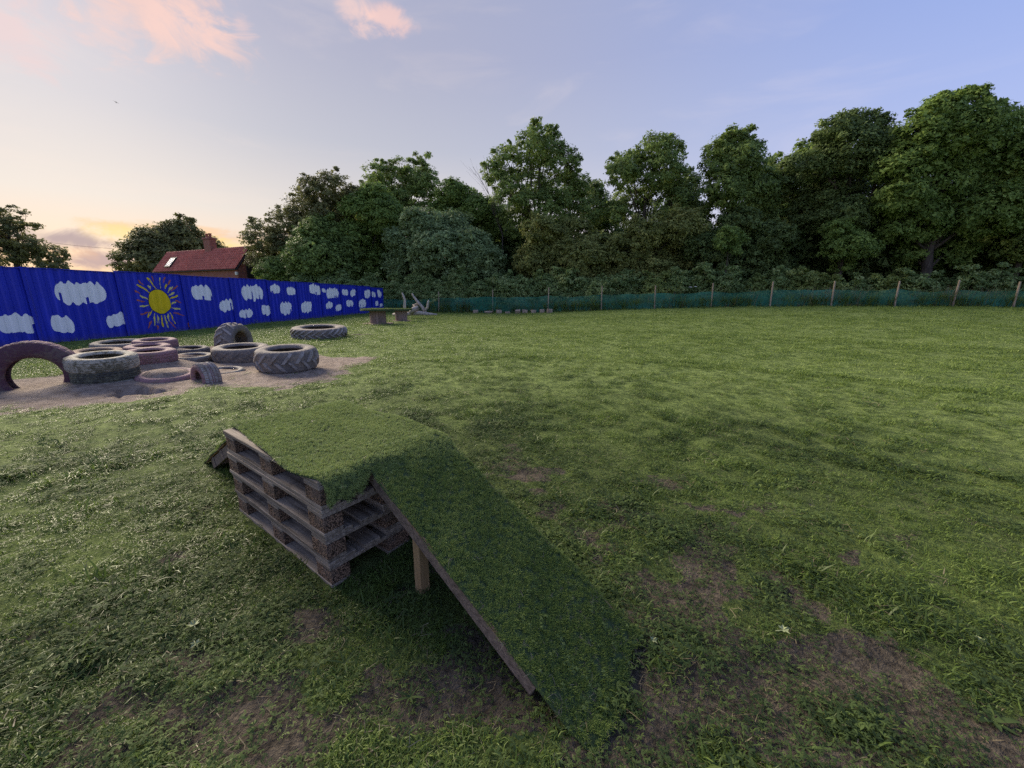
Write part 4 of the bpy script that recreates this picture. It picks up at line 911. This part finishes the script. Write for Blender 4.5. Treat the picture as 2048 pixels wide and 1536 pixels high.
hint = {0: 'behind the far end of the blue hoarding, farthest left', 1: 'showing over the blue hoarding left of its end', 2: 'peeping over the last blue hoarding panels', 3: 'just beyond the blue hoarding corner', 4: 'behind the cable drum tables', 5: 'behind the driftwood limb', 6: 'right of the driftwood limb', 7: 'left of the first visible netting post', 8: 'around the first netting post', 9: 'above the paving lumps, left end', 10: 'above the middle of the paving lumps', 11: 'at the second netting post', 12: 'right of the paving lumps', 13: 'left of the third netting post', 14: 'right of the third netting post', 15: 'left of the fourth netting post', 16: 'brownish, at the fourth netting post', 17: 'beside the white flower heads', 18: 'left of the fifth netting post', 19: 'right of the fifth netting post', 20: 'brownish, left of the sixth netting post', 21: 'at the sixth netting post', 22: 'bright green, right of the sixth netting post', 23: 'bright green, below the small pale tree', 24: 'left of the eighth netting post', 25: 'bright green, at the eighth netting post', 26: 'under the large bright tree, left side', 27: 'under the large bright tree, right side', 28: 'dark, at the ninth netting post', 29: 'left of the last netting post', 30: 'dark, at the right edge of the view'}
for i, (px, mt) in enumerate(hedge):
    Y = net_at(max(px, 765))+1.8+rng.uniform(0, .8); rp = rng.uniform(20, 25); top = 552+rng.uniform(-14, 12) if px > 760 else 557+rng.uniform(-4, 4)
    if px > 1350: top = 556+rng.uniform(-20, 10)
    lob = [(px, 600, rp*1.15), (px-rp*.8, 592, rp), (px+rp*.8, 594, rp), (px+rng.uniform(-8, 8), top+rp*.8, rp*.85), (px+rng.uniform(-14, 14), top+rp*1.2, rp*.8), (px+rng.uniform(-16, 16), 576, rp*.9)]+[(px+rng.uniform(-26, 26), top+rng.uniform(-10, 22), rng.uniform(4, 9)) for _ in range(8)]
    plant('hedge_shrub', 'leafy hedge shrub '+hint[i], 'shrub', 'shrubs behind the netting fence', Y, lob, mt, 400+i, leaf=.17, dens=58, r0=.05, hollow=.45, clump=.5, depth=.5, part='foliage')
# tall weeds at the foot of the hedge, on both sides of the netting
tall_kinds = [blades_mesh('tall', 14, .35, .85, .016, .12, .38, 'grass_blade', 210+i, seg=3) for i in range(3)]+[blades_mesh('tall_dry', 9, .5, 1.0, .012, .12, .3, 'straw', 215, seg=3)]
tall_ng = scatter_group('tall', tall_kinds)
r = np.random.default_rng(12); n = 5200; x = r.uniform(-11.5, 33, n); side = r.uniform(-.1, 1, n)**2*2.0; y = net_y(x)+.06+side*1.0
front = r.uniform(size=n) < .25; y = np.where(front, net_y(x)-.02-.18*r.uniform(size=n), y); sc_ = np.where(front, .22+.2*r.uniform(size=n), .7+.9*r.uniform(size=n))
keep = fbm(x*.5, y*.0+3, 5)+r.uniform(-.2, .3, n) > .42; x, y, sc_ = x[keep], y[keep], sc_[keep]; n = len(x)
tw = scatter('tall_weeds', tall_ng, np.stack([x, y, height(x, y)], 1), np.where(r.uniform(size=n) < .16, 3, r.integers(0, 3, n)), np.stack([r.normal(0, .08, n), r.normal(0, .08, n), r.uniform(0, 6.28, n)], 1), np.stack([sc_]*3, 1), r.uniform(.0, .55, n))
tag(tw, 'tall weeds and long grass along the netting', 'weeds', kind='stuff')
# white umbel flowers above the netting
for q, (px, py) in enumerate(((1381, 574), (1391, 573))):
    Y = net_at(px)+.9; p = at_y(px, py, Y); g = gz(p.x, Y); rt = empty('flowering_plant', (p.x, Y, g)); tag(rt, ('left' if q == 0 else 'right')+' of the two white umbel flower heads above the netting', 'flower', 'white umbel flowers')
    MB().tube([(0, 0, -.05), (.03, 0, (p.z-g)*.5), (0, 0, p.z-g)], [.012, .01, .007], 5).build('stem', 'weed_leaf', rt)
    h = MB()
    for k in range(26):
        a, rr = random.uniform(0, 6.28), .13*math.sqrt(random.random()); h.box((rr*math.cos(a)-.016, rr*math.sin(a)-.016, p.z-g+.01-rr*.3), (rr*math.cos(a)+.016, rr*math.sin(a)+.016, p.z-g+.03-rr*.3))
    h.build('flower_head', 'flower_white', rt)

# ------------------------------------------------------------------ netting fence
m, T, out = new_mat('green_netting'); c = objco(T)
p = bsdf(T, None, T.mix(T.ss(T.noise(c, .5, 4), .35, .7), (.030, .19, .125), (.068, .31, .235)), .7, spec=.2)
tr = T.node('ShaderNodeBsdfTransparent'); mx = T.node('ShaderNodeMixShader')
wv = T.noise(T.vm('MULTIPLY', c, (.35, .35, 1.5)), 1.3, 5, .6)
T.put(mx.inputs[0], T.ss(wv, .32, .70, .22, .58)); T.l.new(tr.outputs[0], mx.inputs[1]); T.l.new(p.outputs[0], mx.inputs[2]); T.l.new(mx.outputs[0], out.inputs[0])
nf = empty('netting_fence', (3, 31.8, 0)); tag(nf, 'low green mesh netting stretched between wooden posts round the lawn', 'fence'); inv = Matrix.Translation(-nf.location)
posts = [(876, 583), (985, 579), (1097, 575), (1205, 572), (1313, 571), (1428, 566), (1548, 563), (1672, 562), (1801, 562), (1920, 560), (2043, 563), (2170, 566)]
for i, (px, py) in enumerate(posts):
    p = at_y(px, py, net_at(px)); g = gz(p.x, p.y); lean = Vector((random.uniform(-.05, .05), random.uniform(-.04, .04), 0)); hh = p.z-g; w = .036
    mb = MB()
    for k, z in enumerate((-.4, hh*.5, hh-.03, hh)):
        cpos = Vector((p.x, p.y+.05, g))+lean*(z/hh)+Vector((0, 0, z)); ww = w*(.8 if k == 3 else 1)
        mb.v += [tuple(cpos+Vector((sx*ww, sy*ww, 0))) for sx, sy in ((-1, -1), (1, -1), (1, 1), (-1, 1))]
    for k in range(3): mb.f += [(k*4+j, k*4+(j+1) % 4, k*4+4+(j+1) % 4, k*4+4+j) for j in range(4)]
    mb.f.append((12, 13, 14, 15)); o = mb.build('post', 'post_wood', nf); o.matrix_parent_inverse = inv
ntop_x = [at_y(px, py, net_at(px)).x for px, py in ((765, 598), (900, 596), (1100, 592), (1313, 587), (1548, 580), (1801, 579), (2043, 583), (2170, 583))]; ntop_z = [1.15, 1.25, 1.415, 1.60, 1.82, 1.826, 1.69, 1.65]
X = np.linspace(-11.85, 36, 420); nz = 7; V = []; PX = [-11.85]+[at_y(px, py, net_at(px)).x for px, py in posts]
for x_ in X:
    y_ = float(net_y(x_))-.015+.03*math.sin(x_*1.9)*math.sin(x_*.37); g = gz(x_, y_); zt = np.interp(x_, ntop_x, ntop_z)+.02*math.sin(x_*2.3)+.015*math.sin(x_*5.1)
    kk = int(np.searchsorted(PX, x_)); sg_ = 0 if kk in (0, len(PX)) else (x_-PX[kk-1])/(PX[kk]-PX[kk-1]); zt -= (.10+.05*math.sin(kk*2.1))*4*sg_*(1-sg_)-.04
    for j in range(nz+1): t = j/nz; V.append((x_, y_+.025*math.sin(x_*3.1+t*4), g-.02+(zt-g+.02)*t))
k = (np.arange(len(X)-1)[:, None]*(nz+1)+np.arange(nz)[None, :]).ravel()
o = obj('netting', np_mesh('netting', V, quads=np.stack([k, k+nz+1, k+nz+2, k+1], 1), smooth=True), 'green_netting', nf); o.matrix_parent_inverse = inv
# a doubled, denser square of netting
V = []; F = []
for i in range(9):
    px = 940+i*6.5; Y = net_at(px)-.06; b = at_y(px, 621, Y); t = at_y(px, 594+.6*math.sin(i), Y); V += [tuple(b), tuple(t)]
F = [(2*i, 2*i+2, 2*i+3, 2*i+1) for i in range(8)]; mb = MB(); mb.add(V, F); o = mb.build('netting_patch', 'green_netting', nf); o.matrix_parent_inverse = inv

# ------------------------------------------------------------------ lumps of stone and cut log along the foot of the netting
m, T, out = new_mat('weathered_stone'); c = objco(T); n1 = T.noise(T.vm('ADD', c, T.vm('MULTIPLY', T.comb(orand(T), 0.1, 0.2), (20, 1, 1))), 9, 5, .65)
bsdf(T, out, T.mix(T.ss(n1, .3, .7), (.22, .16, .115), (.44, .35, .27)), .9, n1, .6, .01)
lumps = [(951, 10, 'block', 'leftmost squat block at the foot of the netting'), (977, 13, 'disc', 'pale flat paving disc at the foot of the netting'), (998, 10, 'block', 'tall pale block right of the flat paving disc'), (1015, 9, 'flat', 'low brown slab fifth from the right of the block row'), (1036, 10, 'tilt', 'tilted slab leaning in the middle of the block row'), (1050, 10, 'block', 'square block right of the tilted slab'), (1067, 9, 'block', 'third block from the right end of the row'), (1084, 8, 'block', 'second block from the right end of the row'), (1099, 10, 'block', 'largest block closing the right end of the row')]
for px, w, kind, lab in lumps:
    Y = net_at(px)-1.0-random.uniform(0, .2); p = at_y(px, 624, Y); g = gz(p.x, Y); hw = w*Y/FPX*.5
    rt = (R(28) if kind == 'tilt' else 0, 0, random.uniform(-.5, .5)); root = empty('stone_lump', (p.x, Y, g), rt); tag(root, lab, 'block', 'blocks along the netting')
    mb = MB()
    if kind == 'disc':
        mb.lathe([(0.001, -.03), (hw*.8, -.03), (hw*.8, .10), (hw*1.25, .11), (hw*1.25, .19), (hw*.9, .22), (.001, .22)], 20, False)
    else:
        hh = .16 if kind == 'flat' else random.uniform(.24, .34); mb.box((-hw, -.13, -.04), (hw, .13, hh), ch=.025, jit=.02)
    mb.build('body', 'weathered_stone', root)
    MB().box((-hw*.5, -.10, .155 if kind == 'flat' else .225), (hw*.4, -.02, .165 if kind == 'flat' else .235), jit=.006).build('chipped_top', 'weathered_stone', root) if kind == 'disc' else None

# ------------------------------------------------------------------ cable drum tables
def drum(px, py_top, py_base, R1, Rc, label, seed):
    b = at_z(px, py_base, 0); Y = b.y+R1*.55; x = at_y(px, py_base, Y).x; zt = at_y(px, py_top, Y).z; g = gz(x, Y)
    root = empty('cable_drum_table', (x, Y, g), (0, 0, seed)); tag(root, label, 'cable drum', 'cable drum tables'); H = zt-g
    def disc(z0, z1, name, mat, Rr): MB().lathe([(.001, z0), (Rr-.01, z0), (Rr, z0+.01), (Rr, z1-.01), (Rr-.01, z1), (.001, z1)], 44, False).build(name, mat, root)
    disc(0, .055, 'bottom_flange', 'drum_wood', R1*.93); disc(H-.085, H-.03, 'top_flange', 'drum_wood', R1)
    n = 18
    for i in range(n):
        a = 2*math.pi*i/n; w = 2*math.pi*Rc/n*.47; M_ = Matrix.Rotation(a, 4, 'Z') @ Matrix.Translation((Rc, 0, 0))
        MB().box((-.025, -w, .056), (.0, w, H-.086), M_, ch=.004).build('stave', 'drum_wood', root)
    MB().lathe([(Rc-.03, .057), (Rc-.03, H-.087)], 24, False).build('core', 'rail_wood', root)
    V = []; rr = np.random.default_rng(int(seed*10)+3); nn = 40
    gp = [(0, 0, H-.012)]+[(R1*1.03*q*math.cos(2*math.pi*i/nn), R1*1.03*q*math.sin(2*math.pi*i/nn), H-.012-(.09 if q > 1 else 0)) for q in (.5, .98, 1.03) for i in range(nn)]
    f = [(0, 1+i, 1+(i+1) % nn) for i in range(nn)]+[(1+k*nn+i, 1+(k+1)*nn+i, 1+(k+1)*nn+(i+1) % nn, 1+k*nn+(i+1) % nn) for k in range(2) for i in range(nn)]
    mb = MB(); mb.add(gp, f); tf = mb.build('turf_cover', 'turf_backing', root)
    n = int(1500*R1*R1); q = np.sqrt(rr.uniform(size=n))*R1*1.02; a = rr.uniform(0, 6.283, n); edge = rr.uniform(size=n) < .25; q = np.where(edge, R1*1.05, q)
    P = np.stack([q*np.cos(a), q*np.sin(a), H-.012-np.where(edge, .09*rr.uniform(size=n), 0)], 1)
    fo = scatter('fibres', fib_ng, P, rr.integers(0, 4, n), np.stack([rr.normal(0, .2, n)-np.where(edge, 0, 0), rr.normal(0, .2, n), rr.uniform(0, 6.283, n)], 1), np.full((n, 3), 2.2), rr.uniform(.1, .7, n), tf); fo['kind'] = 'stuff'
drum(757, 617, 649, .80, .40, 'large cable drum table with a turf top, left of the smaller one', .4)
drum(803, 617, 642, .60, .34, 'smaller cable drum table with a turf top, beside the driftwood', 1.1)

# ------------------------------------------------------------------ driftwood limb
YD = 25.5
def dp(px, py, dy=0): p = at_y(px, py, YD+dy); return (p.x, p.y, p.z)
root = empty('driftwood_limb', dp(840, 628)); tag(root, 'pale forked dead limb lying on the grass before the netting', 'driftwood'); inv = Matrix.Translation(-root.location)
def limb(name, pts, rad):
    o = MB().tube(pts, rad, 9).build(name, 'driftwood', root, True); o.matrix_parent_inverse = inv
limb('trunk', [dp(786, 629, .3), dp(812, 628, .1), dp(838, 626, 0), dp(856, 628, -.2), dp(874, 629, -.3)], [.09, .12, .15, .10, .05])
limb('branch', [dp(852, 627), dp(845, 615, .1), dp(835, 603, .1), dp(828, 594, .2), dp(824, 587, .2)], [.12, .10, .085, .07, .035])
limb('branch', [dp(812, 628), dp(809, 614, -.1), dp(810, 600, -.1), dp(806, 590, -.1), dp(804, 585, -.1)], [.10, .085, .07, .06, .03])
limb('branch', [dp(848, 622), dp(855, 615, -.2), dp(856, 606, -.2), dp(857, 600, -.2)], [.08, .07, .06, .03])
limb('branch', [dp(826, 627), dp(834, 617, .3), dp(828, 611, .3), dp(838, 606, .3)], [.14, .16, .13, .06])
limb('root_end', [dp(822, 626, -.1), dp(828, 618, -.2), dp(836, 613, -.1)], [.16, .17, .07])

# ------------------------------------------------------------------ red-roofed house
m, T, out = new_mat('red_brick'); c = objco(T)
br_ = T.node('ShaderNodeTexBrick'); T.put(br_.inputs['Vector'], T.comb(T.sep(c)[0], T.sep(c)[2], 0)); br_.inputs['Scale'].default_value = 1; br_.inputs['Brick Width'].default_value = .225; br_.inputs['Row Height'].default_value = .075; br_.inputs['Mortar Size'].default_value = .008
for k, v in (('Color1', (.30, .085, .055, 1)), ('Color2', (.21, .060, .042, 1)), ('Mortar', (.32, .26, .22, 1))): br_.inputs[k].default_value = v
bsdf(T, out, T.mix(T.ss(T.noise(c, 1.2), .4, .7, 0, .35), br_.outputs[0], (.17, .055, .04)), .9)
m, T, out = new_mat('pantile'); c = objco(T); n1 = T.noise(T.vm('MULTIPLY', c, (4.3, 3.2, 3.2)), 1.0, 3); n2 = T.noise(c, .5, 4)
bsdf(T, out, T.mix(T.ss(n2, .4, .7, 0, .5), T.mix(T.ss(n1, .3, .7), (.36, .098, .066), (.56, .18, .125)), (.30, .098, .072)), .75)
def flat_mat(name, colr, rough=.6, spec=.3, metal=0):
    m, T, out = new_mat(name); n_ = T.noise(objco(T), 6, 4); bsdf(T, out, T.mix(n_, tuple(x*.75 for x in colr), colr), rough, spec=spec, metal=metal)
flat_mat('lead_grey', (.16, .16, .18)); flat_mat('dark_frame', (.03, .025, .025)); flat_mat('white_box', (.75, .74, .70)); flat_mat('terracotta', (.33, .11, .07)); flat_mat('wire_black', (.03, .03, .035)); flat_mat('feather', (.05, .05, .06))
m, T, out = new_mat('window_glass'); bsdf(T, out, (.30, .34, .38), .25, spec=.5)
YH, ANG = 46.0, R(23); R1_ = at_y(502, 493.5, YH); hd = Vector((-math.cos(ANG), math.sin(ANG), 0)); hn = Vector((-math.sin(ANG), -math.cos(ANG), 0))
HW, DH, HL = 2.0, 2.55, 16.4; zr = R1_.z; ze = zr-DH; RO = Vector((R1_.x, R1_.y, 0))+hn*0
house = empty('red_roofed_house', (RO.x, RO.y, 0), (0, 0, math.atan2(hd.y, hd.x))); tag(house, 'brick house with red pantile roof and chimney beyond the blue hoarding', 'house')
# local frame: x along the ridge to the left, y away from camera side (so the seen slope is at y = +? ), z up
sgn = 1 if Vector((-math.sin(house.rotation_euler.z), math.cos(house.rotation_euler.z), 0)).dot(hn) > 0 else -1      # +y towards the camera?
def hy(v): return v*sgn
x0, x1 = .25, HL-.25; wy_ = HW-.25
wl = MB()
wl.add([(x0, hy(wy_), -.5), (x1, hy(wy_), -.5), (x1, hy(wy_), ze+.32), (x0, hy(wy_), ze+.32), (x0, hy(-wy_), -.5), (x1, hy(-wy_), -.5), (x1, hy(-wy_), ze+.32), (x0, hy(-wy_), ze+.32), (x0, 0, zr-.12), (x1, 0, zr-.12)],
       [(0, 1, 2, 3), (4, 7, 6, 5), (0, 3, 8, 7, 4), (1, 5, 6, 9, 2)])
wl.build('wall', 'red_brick', house)
def tiles(side):
    per, co = .36, .36; nc = int(HL/per)*4; slope = math.hypot(HW, DH); nr = int(slope/co); V = []; F = []
    nx, ny = -DH/slope, 0
    sy, sz = HW/slope, -DH/slope; ny_, nz_ = DH/slope, HW/slope
    for r_ in range(nr+1):
        for e in (0, 1):
            d = r_*co+(co-.002 if e else 0); d = min(d, slope); lift = .03-.0 if e else .0
            for i in range(nc+1):
                xx = i*per/4; w = .085*(1+math.sin(i*math.pi/2+.6)); V.append((xx, hy(side*(sy*d+ny_*(w+lift))), zr+sz*d+nz_*(w+lift)))
    n = nc+1
    for k_ in range(2*(nr+1)-1):
        for i in range(nc): F.append((k_*n+i, k_*n+i+1, (k_+1)*n+i+1, (k_+1)*n+i))
    mb = MB(); mb.add(V, F); return mb
roof = MB().box((0, -.11, zr-.02), (HL, .11, zr+.10), ch=.05).build('roof', 'pantile', house)
for sd_ in (1, -1):
    o = tiles(sd_).build('tiles', 'pantile', roof); o['kind'] = 'stuff'
MB().box((.1, hy(HW-.10) if sgn > 0 else hy(HW+.06), ze-.08), (HL-.1, hy(HW+.06) if sgn > 0 else hy(HW-.10), ze+.04), ch=.02).build('gutter', 'dark_frame', house)
for sd_ in (1, -1):
    MB().tube([(-.02, 0, zr-.05), (-.02, hy(sd_*HW), ze-.06)], .07, 4).build('barge_board', 'dark_frame', house)
def on_ridge(px, py):       # distance along the ridge of the point seen at a pixel
    v = ray(px, py); den = v.x*hn.x+v.y*hn.y; t = (RO.x*hn.x+RO.y*hn.y)/den; p = v*t; return (Vector((p.x, p.y, 0))-RO).dot(hd), p.z+CAM_H
cx_, _ = on_ridge(421, 495); _, ctop = on_ridge(421, 476)
ch = MB().box((cx_-.62, -.36, zr-.9), (cx_+.62, .36, ctop-.18), ch=.01).build('chimney', 'red_brick', house)
MB().box((cx_-.70, -.44, ctop-.179), (cx_+.70, .44, ctop+.02), ch=.02).build('chimney_cap', 'red_brick', ch)
MB().box((cx_-.72, hy(.36) if sgn > 0 else hy(.52), zr-.68), (cx_+.72, hy(.52) if sgn > 0 else hy(.36), zr-.50)).build('flashing', 'lead_grey', ch)
for dx_, mt in ((-.30, 'terracotta'), (.32, 'terracotta')):
    MB().lathe([(.15, ctop+.02), (.17, ctop+.08), (.13, ctop+.2), (.14, ctop+.42), (.18, ctop+.46), (.18, ctop+.52), (.12, ctop+.52), (.10, ctop+.1)], 14, False).build('chimney_pot', mt, ch, loc=(cx_+dx_, 0, 0))
# roof light on the seen slope
pn = Vector((hn.x*DH, hn.y*DH, HW)).normalized()
def on_roof(px, py):
    v = ray(px, py); o_ = Vector((RO.x, RO.y, zr)); t = (o_-Vector((0, 0, CAM_H))).dot(pn)/v.dot(pn); p = Vector((0, 0, CAM_H))+v*t; q = p-o_; return q.dot(hd), q.dot(hn)
(a0, b0), (a1, b1) = on_roof(358, 520), on_roof(338, 534)
cxm, cyd = (on_roof(345, 527)[0]), (on_roof(345, 527)[1]); k = DH/HW
def roofbox(x0_, x1_, d0, d1, l0, l1, name, mat, parent):
    s_ = math.hypot(1, k); V = []
    for l in (l0, l1):
        for d in (d0, d1):
            for x_ in (x0_, x1_): V.append((x_, hy(d+l*k/s_), zr-d*k+l/s_))
    mb = MB(); mb.add(V, [(0, 2, 3, 1), (4, 5, 7, 6), (0, 1, 5, 4), (2, 6, 7, 3), (0, 4, 6, 2), (1, 3, 7, 5)]); return mb.build(name, mat, parent)
sk = roofbox(cxm-.62, cxm+.62, cyd-.48, cyd+.48, .02, .27, 'skylight', 'dark_frame', house); roofbox(cxm-.50, cxm+.50, cyd-.38, cyd+.38, .268, .285, 'pane', 'window_glass', sk)
# gable window and lamp box
gw = MB().box((x0-.06, -.75, ze-.9), (x0+.03, .75, ze+.55), ch=.01).build('gable_window', 'dark_frame', house)
for s_ in (-1, 1): MB().box((x0-.075, s_*.37-.30, ze-.78), (x0-.062, s_*.37+.30, ze+.43)).build('pane', 'dark_frame', gw)
MB().box((x0-.10, hy(wy_+.02) if sgn > 0 else hy(wy_+.22), ze-.62), (x0+.18, hy(wy_+.22) if sgn > 0 else hy(wy_+.02), ze-.28), ch=.02).build('lamp_box', 'white_box', house)

# ------------------------------------------------------------------ small things
w0, w1 = at_y(20, 474, 48), at_y(270, 500, 52); pts = []
for i in range(13):
    t = i/12; q = w0.lerp(w1, t); q.z -= .35*math.sin(math.pi*t)*.6; pts.append(q)
o = MB().tube(pts, .014, 5).build('overhead_wire', 'wire_black'); tag(o, 'thin overhead wire running from the left tree towards the house', 'wire')
pbd = at_y(232, 205, 40); root = empty('bird', pbd, (R(-20), R(25), R(40))); root.scale = (.6, .6, .6); tag(root, 'tiny dark bird flying high at upper left', 'bird')
mb = MB(); mb.tube([(0, -.16, 0), (0, -.08, .01), (0, .04, .01), (0, .13, .02), (0, .17, .02)], [.008, .035, .04, .025, .008], 7)
mb.add([(0, .06, .02), (0, -.05, .02), (.17, .02, .09), (.18, -.05, .085), (.36, -.08, .04), (-.17, .02, .09), (-.18, -.05, .085), (-.36, -.08, .04), (.05, -.25, 0), (-.05, -.25, 0), (0, -.14, .005)],
       [(0, 2, 3, 1), (2, 4, 3), (0, 1, 6, 5), (5, 6, 7), (10, 8, 9)]); mb.build('body', 'feather', root)
# fallen sycamore leaves on the worn grass
m, T, out = new_mat('fallen_leaf'); bsdf(T, out, T.mix(T.noise(objco(T), 40), (.19, .22, .10), (.30, .33, .18)), .7)
def star_leaf(L):
    P = [(0, 0)]; ang = [-150, -118, -95, -60, -38, -14, 0, 14, 38, 60, 95, 118, 150]; rad = [.35, .62, .38, .85, .48, .62, 1, .62, .48, .85, .38, .62, .35]
    V = [(0, 0, .006)]+[(L*.5*rr*math.sin(R(a)), L*.5*rr*math.cos(R(a)), .004+.010*abs(math.sin(a))) for a, rr in zip(ang, rad)]
    mb = MB(); mb.add(V, [(0, i+1, i+2) for i in range(len(ang)-1)]); mb.box((-.0015, -L*.45, .002), (.0015, 0, .005)); return mb
for px, py, L, lab in ((390, 1262, .065, 'pale fallen leaf left of the ramp, upper of two'), (392, 1292, .06, 'pale fallen leaf left of the ramp, lower of two'), (1305, 1290, .05, 'pale fallen leaf at the right foot of the ramp'), (1262, 1272, .04, 'small pale fallen leaf beside the ramp edge'), (1565, 1268, .07, 'pale fallen leaf on the worn grass at lower right'), (1960, 1290, .05, 'fallen leaf near the right edge of the lawn')):
    p = at_z(px, py); o = star_leaf(L).build('fallen_leaf', 'fallen_leaf', loc=(p.x, p.y, gz(p.x, p.y)+.018), rot=(random.uniform(-.2, .2), random.uniform(-.2, .2), random.uniform(0, 6))); tag(o, lab, 'leaf', 'fallen leaves')
# broad-leaved weeds and long tufts close to the camera
def dock(px, py, n, L, lab, seed, wide=.28):
    r = random.Random(seed); p = at_z(px, py); root = empty('broadleaf_weed', (p.x, p.y, gz(p.x, p.y))); tag(root, lab, 'weed', 'weeds near the ramp')
    for i in range(n):
        a = 2*math.pi*i/n+r.uniform(-.4, .4); l = L*r.uniform(.6, 1.1); V = []; F = []; dx_, dy_ = math.cos(a), math.sin(a); up = r.uniform(.25, .75)
        for k_ in range(7):
            t = k_/6; w = l*wide*math.sin(math.pi*(t*.86+.1))**.8*.5; hx = l*t*math.cos(up*(1-t*.7)); hz = l*math.sin(up)*t*(1-.45*t)+.004
            for s_ in (-1, 0, 1): V.append((dx_*hx-dy_*w*s_, dy_*hx+dx_*w*s_, hz+(.18*w if s_ else 0)))
        for k_ in range(6):
            for s_ in (0, 1): b_ = k_*3+s_; F.append((b_, b_+1, b_+4, b_+3))
        me = np_mesh('leaf', V, quads=F, attrs={'lv': np.full(len(V), r.random()), 'tint': np.zeros(len(V))}, smooth=True); obj('leaf', me, 'weed_leaf', root)
dock(1985, 1440, 7, 0.068, 'broad-leaved weed at the bottom right corner', 1); dock(1960, 1370, 6, 0.048, 'small broad-leaved weed near the right edge', 2); dock(820, 1395, 7, 0.068, 'narrow-leaved weed left of the ramp foot', 3, .14); dock(585, 1265, 6, 0.054, 'narrow weed in the grass left of the ramp', 4, .14)
dock(1180, 1490, 6, 0.041, 'low weed at the end of the ramp turf', 5); dock(1560, 1180, 5, 0.048, 'broad weed on the worn lawn right of the ramp', 6); dock(690, 1330, 8, 0.075, 'grassy weed left of the ramp foot', 7, .10); dock(1610, 1490, 9, 0.082, 'spiky weed at the lower right of the picture', 8, .09)
